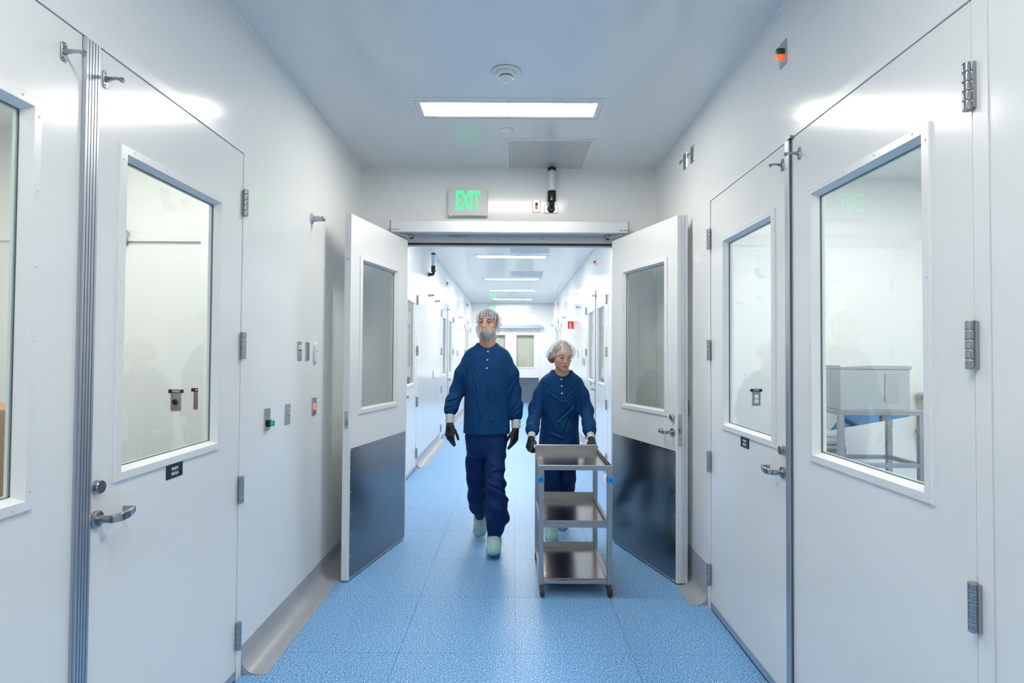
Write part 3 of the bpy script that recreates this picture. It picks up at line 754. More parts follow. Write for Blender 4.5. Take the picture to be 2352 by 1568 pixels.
# far corridor small plates
for side, y, z, lb in ((1, 9.0, 1.16, 'thin dark push plate edge-on on the far left wall'), (1, 12.75, 1.5, 'small reader plate on far left wall, first of two'),
                       (1, 13.05, 1.5, 'small reader plate on far left wall, second of two'), (-1, 10.4, 1.5, 'small reader plate on far right wall above the woman'),
                       (-1, 9.65, 1.38, 'small reader plate on far right wall, first of two'), (-1, 9.45, 1.36, 'small reader plate on far right wall, second of two')):
    o = wplate('reader_plate', (XL if side > 0 else XR, y, z), LEFT if side > 0 else RIGHT, lb, 'wall plate', .07, .13, 'steel_d')
# projecting fire extinguisher sign
s = thing('extinguisher_sign', (XR, 11.2, 2.07), 0, 'small red extinguisher sign projecting from the far right wall', 'sign')
MB().box(-.112, -.008, -.002, .002, -.075, .075).build('sign_blade', M['signred'], s)
MB().box(-.007, -.0002, -.006, .006, -.075, .075).build('mount', M['signred'], s)
MB().box(-.069, -.051, -.0032, -.0021, -.010, .045).box(-.080, -.040, -.0032, -.0021, -.022, -.012).build('extinguisher_symbol', M['white'], s)
text('FIRE', .02, s, M['white'], (-.06, -.0025, -.038), name='fire_lettering', bold=.0004)
MB().extrude([(-.09, -.05), (-.03, -.05), (-.042, -.066), (-.078, -.066)], -.0032, -.0021, 'y').build('arrow', M['white'], s)

# ------------------------------------------------------------------ inside the side rooms
def outlet(loc, lb, lblt, kind):
    o = wplate('room_outlet', loc, 0, lb, 'outlet', .072, .116)
    if kind == 'duplex':
        for s in (1, -1):
            q = MB().lathe([(.017, 0), (.0165, .002)], (0, -.0062, .02*s), (0, -1, 0), 24).build('socket', M['white'], o)
            for xx in (-.006, .006): MB().box(xx-.001, xx+.001, -.0086, -.0083, .02*s+.0, .02*s+.008).build('slot', M['black'], q)
            MB().lathe([(.0025, 0), (.002, .0003)], (0, -.0083, .02*s-.007), (0, -1, 0), 10).build('ground_hole', M['black'], q)
    elif kind == 'round':
        MB().lathe([(.020, 0), (.0195, .003), (.012, .003)], (0, -.0062, 0), (0, -1, 0), 28).build('twist_socket', M['blackp'], o)
    t = thing('outlet_label', (loc[0], loc[1], loc[2]+.072), 0, 'black printed label strip above '+lb.replace('the steel plate cut off by the wall return in', 'the cut-off steel plate in'), 'label')
    MB().box(-.05, .05, -.003, -.0002, -.0115, .0115).build('strip', M['navy'], t)
    text(lblt, .0145, t, M['white'], (0, -.0032, 0), name='label_lettering', cond=.8, bold=.0003)
outlet((-2.245, 3.80, 1.165), 'the round-socket steel outlet in the left room', 'N2.0-6/19', 'round')
outlet((-2.093, 3.80, 1.175), 'the steel plate cut off by the wall return in the left room', 'N2.0-6/21', 'blank')
outlet((2.04, 4.80, 1.135), 'the duplex outlet in the right room', 'N2.2-120', 'duplex')
# round steel fitting at the left edge of door 2's glass
s = thing('wall_dial', (-2.625, 3.80, 2.262), 0, 'round steel dial on the left room wall, cut by the window edge', 'dial')
MB().lathe([(.056, 0), (.058, .006), (.056, .05), (.048, .058), (.044, .052)], (0, 0, 0), (0, -1, 0), 32).build('bezel', M['steel'], s)
MB().lathe([(.044, .050), (.02, .051)], (0, 0, 0), (0, -1, 0), 28).build('dial_face', M['steel_d'], s)
# cartons behind door 1
def carton(loc, sx, sy, sz, rz, lb):
    c = thing('cardboard_box', loc, rz, lb, 'box')
    MB().box(-sx/2, sx/2, -sy/2, sy/2, 0, sz).build('box_body', M['cardboard'], c, bevel=.004)
    MB().box(-sx/2-.0006, sx/2+.0006, -.025, .025, sz-.10, sz+.0008).build('packing_tape', M['cardboard_d'], c)
    MB().box(-sx/2+.002, sx/2-.002, -sy/2+.002, -.001, sz+.0002, sz+.003).box(-sx/2+.002, sx/2-.002, .001, sy/2-.002, sz+.0002, sz+.003).build('top_flaps', M['cardboard'], c)
    MB().box(sx/2-.0002, sx/2+.0006, -.05, .05, sz-.14, sz-.11).build('hand_hole', M['cardboard_d'], c)
    return c
# (tape sits below flaps on the long sides)
carton((-2.62, 2.72, 0), .62, .5, .40, 0, 'bottom cardboard box of the stack behind the cut-off left door')
carton((-2.61, 2.70, .4045), .60, .5, .42, .03, 'middle cardboard box of the stack behind the cut-off left door')
carton((-2.60, 2.70, .829), .60, .5, .40, -.02, 'top cardboard box of the stack behind the cut-off left door')

# steel stand with hopper in the right room
st = thing('steel_stand', (2.30, 4.02, 0), 0, 'square-tube stainless stand seen through the nearest right door', 'stand')
SX, SY = .56, .34; t = .018
for x in (0, SX):
    for yy in (0, SY):
        MB().box(x-t, x+t, yy-t, yy+t, .012, 1.085).build('leg', M['cartpost'], st, bevel=.002)
        MB().lathe([(.018, 0), (.016, .012)], (x, yy, 0), (0, 0, 1), 14).build('foot', M['black'], st)
b = MB()
for z, in ((1.10,), (.735,)):
    for yy in (0, SY): b.box(t+.0005 if z < 1 else -t, SX-t-.0005 if z < 1 else SX+t, yy-t, yy+t, z-.015, z+.015)
    for x in (0, SX): b.box(x-t, x+t, t+.0003, SY-t-.0003, z-.015, z+.015)
b.build('rails', M['cartpost'], st, bevel=.002)
MB().box(-.03, SX+.02, -.03, SY+.02, 1.1153, 1.1203).build('top_sheet', M['steel_m'], st)
MB().add([(.02, .02, 1.084), (SX-.04, .02, 1.084), (SX-.04, .31, 1.084), (.02, .31, 1.084), (.02, .17, .955), (SX-.06, .05, 1.068), (SX-.06, .31, 1.068), (.02, .31, .955)],
    [(3, 2, 1, 0), (0, 1, 5, 4), (4, 5, 6, 7), (1, 2, 6, 5), (0, 4, 7, 3), (3, 7, 6, 2)]).build('drip_chute', P('mirror_steel', (.62, .64, .66), .06, 1.), st)
hp = thing('steel_hopper', (2.30, 4.02, 1.1205), 0, 'grey stainless box standing on the steel stand', 'steel box')
MB().box(-.005, .48, -.01, .31, 0, .285).build('box_body', P('satin_steel_sheet', (.50, .52, .52), .42, .8), hp, bevel=.002)
MB().box(-.008, .492, -.014, .314, .2855, .31).build('rim', M['steel'], hp, bevel=.002)
MB().box(.305, .40, -.016, -.0105, .06, .255).build('side_panel', M['steel'], hp)
hp2 = thing('pump_fixture', (2.50, 4.55, 0), 0, 'small polished pump fixture with lever left of the steel stand', 'pump')
MB().lathe([(.09, 0), (.09, .012), (.03, .02), (.02, .60), (.03, .62)], (0, 0, 0), (0, 0, 1), 24).build('pedestal', M['steel_d'], hp2)
MB().box(-.09, .12, -.05, .05, .62, .80).build('pump_housing', M['steel_m'], hp2, bevel=.008)
MB().box(-.14, .11, -.06, .06, .8005, .87).build('pump_head', M['steel_m'], hp2, bevel=.01)
MB().tube([(-.02, 0, .86), (-.02, -.01, .93), (-.06, -.02, .96), (-.10, -.02, .965)], [.008, .007, .006, .007], 10).build('lever_rod', M['steel'], hp2)
MB().tube([(-.12, -.02, .88), (-.10, -.02, .93), (-.06, -.02, .92), (-.04, -.02, .88)], .012, 10).build('hose_loop', M['black'], hp2)
# clear tube on steel clamps
tb = thing('sight_tube', (3.385, 4.79, .875), 0, 'clear rosy tube held by two steel clamps in the right room', 'tube')
MB().lathe([(.055, -.04), (.055, .33)], (0, -.085, 0), (0, 0, 1), 28).build('tube', M['tubeglass'], tb)
for z in (0, .29):
    MB().lathe([(.0562, z-.016), (.0585, z-.014), (.0585, z+.014), (.0562, z+.016)], (0, -.085, 0), (0, 0, 1), 28).build('clamp', M['steel_d'], tb)
    MB().box(-.02, .02, -.025, -.0003, z-.016, z+.016).build('clamp_foot', M['steel_d'], tb)
# plate in the end room
o = wplate('room_outlet', (.50, 19.4, 1.35), 0, 'tiny steel outlet seen through the corridor end window', 'outlet', .12, .16)

# ------------------------------------------------------------------ the cart
ct = thing('utility_cart', (.393, 3.565, 0), 0, 'three-shelf stainless steel cart pushed by the woman', 'cart')
CW, CD = .228, .655       # half width, depth
q = .0155
for sx in (-1, 1):
    for yy, zt in ((.016, .7775), (CD-.016, .7775)):
        b = MB().box(sx*(CW-.0155)-q, sx*(CW-.0155)+q, yy-q, yy+q, .075, zt)
        b.build('post', M['cartpost'], ct, bevel=.002)
def shelf(z, rim, back, nm, inset=.0):
    """pan: floor sheet with an upturned rim, the rear rim taller"""
    x0, x1, y0, y1 = -CW+inset, CW-inset, 0+inset, CD-inset
    b = MB(); th = .003
    b.box(x0+.002, x1-.002, y0+.002, y1-.002, z, z+.002)
    s = MB(); 
    for (a, c, d_, e_, h_) in ((x0, x1, y0, y0+th, rim), (x0, x1, y1-th, y1, back), (x0, x0+th, y0+th, y1-th, rim), (x1-th, x1, y0+th, y1-th, rim)):
        s.box(a, c, d_, e_, z-.0005, z+h_)
    o = b.build(nm, M['cart'], ct)
    s.build('shelf_rim', M['cartpost'], o, bevel=.0012)
    return o
b = MB()
shelf(.7785, .0275, .050, 'shelf', -.001)
shelf(.441, .018, .055, 'shelf', .0325)
shelf(.096, .003, .040, 'shelf', .0325)
# upper frame rails and rolled edge
MB().tube([(-CW-.001, 0, .806), (CW+.001, 0, .806)], .0045, 8).build('front_lip', M['cartpost'], ct)
MB().tube([(-CW, CD, .829), (CW, CD, .829)], .0065, 8).build('push_rail', M['steel'], ct)
for z in (.4365, .0915):
    MB().box(-CW+.0325, CW-.0325, .003, .029, z-.014, z+.004).box(-CW+.0325, CW-.0325, CD-.029, CD-.003, z-.014, z+.004).build('cross_rail', M['cartpost'], ct)
    for s in (-1, 1): MB().box(s*(CW-.030), s*(CW-.004), .0325, CD-.0325, z-.014, z+.004).build('side_rail', M['cartpost'], ct)
for s in (-1, 1):
    c = MB().box(s*(CW-.034), s*(CW+.010), -.006, .034, .700, .738).build('corner_clip', M['blueclip'], ct, bevel=.004); c['label'] = 'bright blue plastic corner clip'
    MB().lathe([(.0055, 0), (.004, .002)], (s*(CW-.012), -.0062, .719), (0, -1, 0), 12).build('clip_screw', M['navy'], c)
def caster(x, yy, ang):
    c = MB().lathe([(.021, .0745), (.021, .071), (.017, .066), (.012, .064)], (0, 0, 0), (0, 0, 1), 20).build('caster', M['steel'], ct)
    c.location = (x, yy, 0); c.rotation_euler = (0, 0, ang)
    f = MB()
    for s in (-1, 1): f.extrude([(-.018, .064), (.018, .064), (.030, .030), (.012, .022)], s*.0135-.0015, s*.0135+.0015, 'x' if False else 'y')
    f.box(-.018, .018, -.015, .015, .062, .066)
    f.build('caster_fork', M['steel_d'], c)
    MB().lathe([(.020, -.011), (.030, -.010), (.0315, -.006), (.0315, .006), (.030, .010), (.020, .011)], (.019, 0, .0317), (0, 1, 0), 24).build('caster_wheel', M['rubber'], c)
for x in (-CW+.018, CW-.018):
    caster(x, .018, R(-80)); caster(x, CD-.018, R(-100))

# ------------------------------------------------------------------ people: signed-distance bodies turned into meshes
def surface_nets(F, xs, ys, zs):
    """one smooth closed mesh of the zero level of F on a rectilinear grid"""
    S = F < 0; nx, ny, nz = F.shape
    cells = np.zeros((nx-1, ny-1, nz-1), bool); allin = np.ones_like(cells)
    for i in (0, 1):
        for j in (0, 1):
            for k in (0, 1):
                c = S[i:nx-1+i, j:ny-1+j, k:nz-1+k]; cells |= c; allin &= c
    act = cells & ~allin; idx = np.full(act.shape, -1, np.int64); I = np.argwhere(act); idx[act] = np.arange(len(I))
    acc = np.zeros((len(I), 3)); cnt = np.zeros(len(I))
    i, j, k = I.T
    cor = [(a, b, c) for a in (0, 1) for b in (0, 1) for c in (0, 1)]
    for a in range(8):
        for b in range(a+1, 8):
            A = cor[a]; B = cor[b]
            if sum(x != y for x, y in zip(A, B)) != 1: continue
            fa = F[i+A[0], j+A[1], k+A[2]]; fb = F[i+B[0], j+B[1], k+B[2]]
            m_ = (fa < 0) != (fb < 0); t = np.where(m_, fa/(fa-fb+1e-12), 0)
            for ax, g_ in enumerate((xs, ys, zs)):
                pa = g_[I[:, ax]+A[ax]]; pb = g_[I[:, ax]+B[ax]]; acc[:, ax] += np.where(m_, pa+(pb-pa)*t, 0)
            cnt += m_
    V = acc/np.maximum(cnt, 1)[:, None]; quads = []
    for ax in range(3):
        sl0 = [slice(None)]*3; sl1 = [slice(None)]*3; sl0[ax] = slice(0, -1); sl1[ax] = slice(1, None)
        a = S[tuple(sl0)]; b = S[tuple(sl1)]
        E_ = np.argwhere(a != b); o1, o2 = [q for q in range(3) if q != ax]
        ok = (E_[:, o1] > 0) & (E_[:, o2] > 0) & (E_[:, o1] < F.shape[o1]-1) & (E_[:, o2] < F.shape[o2]-1); E_ = E_[ok]
        ins = a[tuple(E_.T)]
        def at(d1, d2):
            q = E_.copy(); q[:, o1] += d1; q[:, o2] += d2; return idx[tuple(q.T)]
        Q = np.stack([at(-1, -1), at(0, -1), at(0, 0), at(-1, 0)], 1)
        flip = ins if ax != 1 else ~ins
        Q[~flip] = Q[~flip][:, ::-1]; quads.append(Q)
    return V, np.concatenate(quads)

class SDF:
    def __init__(s, xs, ys, zs):
        s.g = [np.asarray(q, float) for q in (xs, ys, zs)]; s.F = np.full([len(q) for q in s.g], .2, np.float32)
    def sub(s, lo, hi):
        return tuple(slice(int(np.searchsorted(g_, a)), max(int(np.searchsorted(g_, b_)), int(np.searchsorted(g_, a))+1)) for g_, a, b_ in zip(s.g, lo, hi))
    def grid(s, sl): return np.meshgrid(*[g_[q] for g_, q in zip(s.g, sl)], indexing='ij', sparse=True)
    def comb(s, sl, d, k, mode):
        F = s.F[sl]
        if mode == 'sub':
            d = -d
            h = np.maximum(k-np.abs(F-d), 0)/max(k, 1e-6); s.F[sl] = np.maximum(F, d)+h*h*k*.25
        else:
            h = np.maximum(k-np.abs(F-d), 0)/max(k, 1e-6); s.F[sl] = np.minimum(F, d)-h*h*k*.25
    def cone(s, a, b, ra, rb, k=.02, mode='add', sy=1.):
        a = np.array(a, float); b = np.array(b, float); m_ = max(ra, rb)*max(1, 1/sy if sy < 1 else sy)+k+.03
        sl = s.sub(np.minimum(a, b)-m_, np.maximum(a, b)+m_); X, Y, Z = s.grid(sl)
        d = b-a; L2 = max(d@d, 1e-9); t = np.clip(((X-a[0])*d[0]+(Y-a[1])*d[1]+(Z-a[2])*d[2])/L2, 0, 1)
        q = np.sqrt((X-a[0]-d[0]*t)**2+((Y-a[1]-d[1]*t)/sy)**2+(Z-a[2]-d[2]*t)**2)-(ra+(rb-ra)*t)
        s.comb(sl, q*min(1, sy), k, mode); return s
    def chain(s, pts, k=.02, sy=1.):
        for (p, r), (p2, r_) in zip(pts, pts[1:]): s.cone(p, p2, r, r_, k, sy=sy)
        return s
    def ell(s, c, r, k=.01, mode='add', rot=None):
        c = np.array(c, float); r = np.array(r, float); m_ = max(r)+k+.03
        sl = s.sub(c-m_, c+m_); X, Y, Z = s.grid(sl); p = [X-c[0], Y-c[1], Z-c[2]]
        if rot is not None: p = [rot[0][i]*p[0]+rot[1][i]*p[1]+rot[2][i]*p[2] for i in range(3)]
        n = np.sqrt((p[0]/r[0])**2+(p[1]/r[1])**2+(p[2]/r[2])**2); n2 = np.sqrt((p[0]/r[0]**2)**2+(p[1]/r[1]**2)**2+(p[2]/r[2]**2)**2)+1e-9
        s.comb(sl, n*(n-1)/n2, k, mode); return s
    def loft(s, secs, k=.02, pw=2.3, mode='add'):
        """horizontal sections (z, cx, cy, rx, ry), bottom to top"""
        q = np.array(secs, float); q = q[q[:, 0].argsort()]
        mx = q[:, 3:].max()+k+.04
        sl = s.sub((q[:, 1].min()-mx, q[:, 2].min()-mx, q[0, 0]-.05-k), (q[:, 1].max()+mx, q[:, 2].max()+mx, q[-1, 0]+.05+k))
        X, Y, Z = s.grid(sl); zz = Z[0, 0, :]
        zf = np.clip(zz, q[0, 0], q[-1, 0])
        # smooth (monotone-ish) interpolation
        def it(c): 
            v = np.interp(zf, q[:, 0], q[:, c]); return v
        cx_, cy_, rx, ry = [it(c)[None, None, :] for c in (1, 2, 3, 4)]
        n = (np.abs((X-cx_)/rx)**pw+np.abs((Y-cy_)/ry)**pw)**(1/pw)
        d = (n-1)*np.minimum(rx, ry)
        zo = np.maximum(q[0, 0]-zz, zz-q[-1, 0])[None, None, :]
        d = np.where(zo > 0, np.sqrt(np.maximum(d, 0)**2+zo**2), np.maximum(d, zo)); s.comb(sl, d, k, mode); return s
    def crease(s, a, b, w_, dep):
        """a valley (dep>0) or ridge (dep<0) in the cloth along a-b"""
        a = np.array(a, float); b = np.array(b, float); m_ = w_*3
        sl = s.sub(np.minimum(a, b)-m_, np.maximum(a, b)+m_); X, Y, Z = s.grid(sl)
        d = b-a; L2 = max(d@d, 1e-9); t = np.clip(((X-a[0])*d[0]+(Y-a[1])*d[1]+(Z-a[2])*d[2])/L2, 0, 1)
        r = (X-a[0]-d[0]*t)**2+(Y-a[1]-d[1]*t)**2+(Z-a[2]-d[2]*t)**2
        s.F[sl] += dep*np.exp(-r/(w_*w_))*(1-.5*np.abs(2*t-1)); return s
    def fold(s, a, b, w_, dep, side=1):
        """a valley with its ridge lying beside it"""
        dx, dz = b[0]-a[0], b[2]-a[2]; L_ = math.hypot(dx, dz) or 1; o = (dz/L_*w_*1.5*side, 0, -dx/L_*w_*1.5*side)
        s.crease(a, b, w_, dep); return s.crease([a[i]+o[i] for i in range(3)], [b[i]+o[i] for i in range(3)], w_*1.1, -dep*.8)
    def folds(s, amp, kx, ky, kz, warp=.35, seed=0, lo=None, hi=None, sharp=1.6):
        """irregular cloth folds running across the direction (kx,ky,kz)"""
        lo = [g_[0] for g_ in s.g] if lo is None else lo; hi = [g_[-1]+1 for g_ in s.g] if hi is None else hi
        sl = s.sub(lo, hi); X, Y, Z = s.grid(sl); a = seed*1.7
        wv = np.sin(9*X+4*Z+a)+np.sin(7*Y-6*Z+2*a)+np.sin(13*Z+5*X-a)+.6*np.sin(23*X-11*Z+3*a)
        ph = kx*X+ky*Y+kz*Z+warp*wv*3
        f_ = (.5+.5*np.sin(ph))**(sharp*1.3)
        am = .5+.5*np.sin(5*X-7*Z+a*2+wv*.6)
        # fade at the ends of the sub-box
        wz = 1.
        for ax, (q0, q1, C_) in enumerate(zip(lo, hi, (X, Y, Z))):
            if q0 > s.g[ax][0] or q1 < s.g[ax][-1]:
                wz = wz*np.clip((C_-q0)/.05, 0, 1)*np.clip((q1-C_)/.05, 0, 1)
        s.F[sl] -= (amp*(f_-.25)*am*wz).astype(np.float32); return s
    def build(s, name, mat, parent, off=(0, 0, 0), M4=None):
        V, Q = surface_nets(s.F, *s.g)
        me = bpy.data.meshes.new(name)
        if M4 is not None: V = V@np.array(M4.to_3x3()).T+np.array(M4.translation)
        V = V-np.array(off)
        me.vertices.add(len(V)); me.vertices.foreach_set('co', V.astype(np.float32).ravel())
        me.loops.add(Q.size); me.loops.foreach_set('vertex_index', Q.astype(np.int32).ravel())
        me.polygons.add(len(Q)); me.polygons.foreach_set('loop_start', np.arange(0, Q.size, 4, dtype=np.int32)); me.polygons.foreach_set('loop_total', np.full(len(Q), 4, np.int32))
        me.polygons.foreach_set('use_smooth', np.ones(len(Q), bool)); me.update(calc_edges=True); me.validate(); me.materials.append(mat)
        o = bpy.data.objects.new(name, me); col.objects.link(o); o.parent = parent; return o

def ax_(segs):
    """piecewise axis: [(start, end, step), ...]"""
    out = []
    for a, b, st_ in segs: out += list(np.arange(a, b-1e-9, st_))
    out.append(segs[-1][1]); return np.array(out)

def rotm(yaw=0, pitch=0, roll=0):
    return Matrix.Rotation(yaw, 3, 'Z') @ Matrix.Rotation(pitch, 3, 'X') @ Matrix.Rotation(roll, 3, 'Y')

def hand(parent, offv, wrist, d, n, thumb, curls, spread=.018, mat='glove', size=1., tcurl=.4, name='glove', bendside=0.):
    """palm + five fingers; d finger direction, n back of the hand, thumb side vector"""
    W_ = Vector(wrist); d = Vector(d).normalized(); n = Vector(n); n = (n-d*n.dot(d)).normalized(); t = d.cross(n)
    if t.dot(Vector(thumb)) < 0: t = -t
    sz = size; r_ = .0024
    pts = []; L_ = (.074, .082, .076, .060); off = (1.5, .5, -.5, -1.5); st = (.086, .090, .087, .080)
    segs = []
    for i in range(4):
        base = W_+t*(off[i]*spread*.75*sz)+d*.008; kn = W_+d*(st[i]*sz)+t*(off[i]*spread*1.08*sz)+n*.004
        segs.append((base, kn, .0150, .0125, .012)); p = kn; ang = 0; rr = (.0108, .0112, .0105, .0092)[i]
        dd = (d+t*off[i]*.012+t*bendside).normalized()
        for q, (fr, cu) in enumerate(zip((.46, .30, .24), curls[i] if isinstance(curls[i], (tuple, list)) else (curls[i],)*3)):
            ang += cu; v = dd*math.cos(ang)-n*math.sin(ang); e_ = p+v*(L_[i]*fr*sz)
            segs.append((p, e_, rr, rr*.92, .003 if q else .005)); rr *= .92; p = e_
    p = W_+t*.018*sz+d*.014; v = (d*.86+t*.46-n*.30).normalized()
    for fr, cu, rr in ((.046, 0, .0145), (.036, tcurl*.5, .0118), (.030, tcurl, .0104)):
        v2 = (v*math.cos(cu)+(d*.9-t*.35).normalized()*math.sin(cu)).normalized(); e_ = p+v2*fr*sz
        segs.append((p, e_, rr, rr*.9, .006)); p = e_; v = v2
    P_ = [q for a, b, *_ in segs for q in (a, b)]
    lo = [min(q[i] for q in P_)-.028 for i in range(3)]; hi = [max(q[i] for q in P_)+.028 for i in range(3)]
    S_ = SDF(*[np.arange(lo[i], hi[i], r_) for i in range(3)])
    for a, b, ra, rb, k in segs: S_.cone(a, b, ra*sz, rb*sz, k)
    S_.cone(W_-d*.03, W_+d*.012, .027*sz, .026*sz, .012)      # glove cuff end
    return S_.build(name, M[mat], parent, offv)

def head_sdf(S_, male=True):
    """face towards -y, origin between the ears, real size; S_ lives in head space"""
    k = 1.0 if male else .93
    e = lambda c, r, kk=.01, mode='add': S_.ell([q*k for q in c], [q*k for q in r], kk, mode)
    e((0, .012, .045), (.074, .094, .075), .01)           # cranium
    e((0, -.030, .000), (.064, .066, .085), .03)          # face mass
    e((0, -.046, -.062), (.044 if male else .037, .044, .040), .03)   # jaw
    e((0, -.078, -.085), (.021 if male else .016, .018, .016), .018)  # chin
    for s in (-1, 1):
        e((s*.046, -.012, -.048), (.018, .040, .030), .025)   # jaw angle
        e((s*.040, -.064, -.012), (.020, .020, .016), .016)   # cheekbone
        e((s*.032, -.093, .020), (.0185, .014, .0115), .010, 'sub')   # eye socket
        e((s*.029, -.088, .034), (.024, .010, .007), .010)    # brow
        e((s*.0125, -.102, -.019), (.008, .009, .007), .006)  # nostril wing
        e((s*.074, .008, .004), (.0065, .017, .030), .006)    # ear
        e((s*.078, .004, .006), (.003, .010, .018), .004, 'sub')
    S_.cone((0, -.091*k, .026*k), (0, -.112*k, -.012*k), .0075*k, .0105*k, .010)   # nose
    e((0, -.092, -.046), (.021, .010, .0055), .006)       # upper lip
    e((0, -.091, -.056), (.018, .010, .006), .006)        # lower lip
    S_.cone((-.022*k, -.0995*k, -.0507*k), (.022*k, -.0995*k, -.0507*k), .0016, .0016, .004, 'sub')

def face_parts(parent, off, HM, male, looks=(0, 0)):
    k = 1.0 if male else .93
    def place(o): 
        m4 = HM.copy(); m4.translation = m4.translation-Vector(off); o.matrix_local = m4; return o
    for s in (-1, 1):
        ey = place(MB().lathe([(0.0001, .0118), (.004, .0111), (.0075, .0091), (.0102, .006), (.0116, .002), (.0118, 0), (.0112, -.004), (.008, -.0086), (.0001, -.0118)], (s*.032*k, -.0785*k, .020*k), (looks[0], -1, looks[1]), 18).build('eye', M['eye'], parent))
        d_ = Vector((looks[0], -1, looks[1])).normalized(); c = Vector((s*.032*k, -.0785*k, .020*k))+d_*.0106
        ir = MB().lathe([(.0001, .0020), (.0038, .0016), (.0064, 0)], c, d_, 16).build('iris', M['iris'], ey)
        lid = MB().tube([(s*.032*k-.0135, -.0855*k, .0225*k), (s*.032*k-.006, -.0935*k, .0265*k), (s*.032*k+.006, -.0935*k, .0265*k), (s*.032*k+.0135, -.0855*k, .0225*k)], [.0022, .0034, .0034, .0022], 8)
        lid.tube([(s*.032*k-.0125, -.0855*k, .0165*k), (s*.032*k-.006, -.0905*k, .0115*k), (s*.032*k+.006, -.0905*k, .0115*k), (s*.032*k+.0125, -.0855*k, .0165*k)], [.0018, .0026, .0026, .0018], 8)
        place(lid.build('eyelid', M['skin_m' if male else 'skin_w'], parent))
        br = MB().tube([(s*.014*k, -.0985*k, .036*k), (s*.028*k, -.1000*k, .042*k), (s*.042*k, -.0925*k, .043*k), (s*.052*k, -.080*k, .038*k)], [.003, .0042, .0036, .0015] if male else [.0018, .0026, .0022, .001], 8, flat=.8)
        place(br.build('eyebrow', M['brow' if male else 'brow_w'], parent))
    place(MB().tube([(-.022*k, -.0935*k, -.0495*k), (-.010*k, -.1010*k, -.0465*k), (0, -.1022*k, -.0480*k), (.010*k, -.1010*k, -.0465*k), (.022*k, -.0935*k, -.0495*k)], [.0016, .0038, .0036, .0038, .0016], 8, flat=.8).build('upper_lip', M['lip'], parent))
    place(MB().tube([(-.020*k, -.0930*k, -.0520*k), (-.008*k, -.0995*k, -.0555*k), (.008*k, -.0995*k, -.0555*k), (.020*k, -.0930*k, -.0520*k)], [.0016, .0044, .0044, .0016], 8, flat=.8).build('lower_lip', M['lip'], parent))

def glasses(parent, off, HM, k=1.):
    g = MB()
    def place(o):
        m4 = HM.copy(); m4.translation = m4.translation-Vector(off); o.matrix_local = m4; return o
    fr = MB()
    for s in (-1, 1):
        lp = []
        for i in range(28):
            t = 2*math.pi*i/28; x = s*(.0335+.0285*math.copysign(abs(math.cos(t))**.75, math.cos(t))); z = .015+.0195*math.copysign(abs(math.sin(t))**.8, math.sin(t))
            lp.append((x*k, (-.1145+.60*(abs(x)-.012)**2*13)*k, z*k))
        fr.tube(lp, .0007*k, 6, closed=True)
        fr.tube([(s*.0615*k, -.0965*k, .022*k), (s*.072*k, -.088*k, .022*k), (s*.0785*k, -.04*k, .018*k), (s*.0785*k, .01*k, .014*k)], [.0016, .0016, .0014, .0012], 6)
    fr.tube([(-.007*k, -.1145*k, .024*k), (0, -.1165*k, .026*k), (.007*k, -.1145*k, .024*k)], .0012*k, 6)
    fo = place(fr.build('safety_glasses', P('clear_frame_plastic', (.50, .45, .46), .2) if 'gl' not in M else M['gl'], parent)); M['gl'] = fo.data.materials[0]
    for s in (-1, 1):
        vs = []; fs = []; nu, nv = 12, 8
        for j in range(nv+1):
            for i in range(nu+1):
                u = -1+2*i/nu; v = -1+2*j/nv
                # round the square to the rim shape
                uu = u*math.sqrt(1-v*v*.35); vv = v*math.sqrt(1-u*u*.35); x = s*(.0335+.0280*uu); z = .015+.0190*vv
                vs.append((x*k, (-.1145+.60*(abs(x)-.012)**2*13)*k, z*k))
        for j in range(nv):
            for i in range(nu): a = j*(nu+1)+i; fs.append((a, a+1, a+nu+2, a+nu+1))
        l = MB().add(vs, fs).build('lens', M['clear'], fo)
    return fo

def uvsurf(name, mat, parent, fn, nu, nv, closed=True, off=None, HM=None):
    vs = [fn(i/nu, j/nv) for j in range(nv+1) for i in range(nu+(0 if closed else 1))]
    N_ = nu if closed else nu+1; fs = []; uvs = []
    for j in range(nv):
        for i in range(nu):
            i2 = (i+1) % N_; fs.append((j*N_+i, j*N_+i2, (j+1)*N_+i2, (j+1)*N_+i)); uvs += [(i/nu, j/nv), ((i+1)/nu, j/nv), ((i+1)/nu, (j+1)/nv), (i/nu, (j+1)/nv)]
    me = bpy.data.meshes.new(name); me.from_pydata([tuple(v) for v in vs], [], fs); me.materials.append(mat)
    ul = me.uv_layers.new(name='UVMap')
    for q, uv in zip(ul.data, uvs): q.uv = uv
    for p in me.polygons: p.use_smooth = True
    o = bpy.data.objects.new(name, me); col.objects.link(o); o.parent = parent
    if HM is not None:
        m4 = HM.copy(); m4.translation = m4.translation-Vector(off); o.matrix_local = m4
    return o

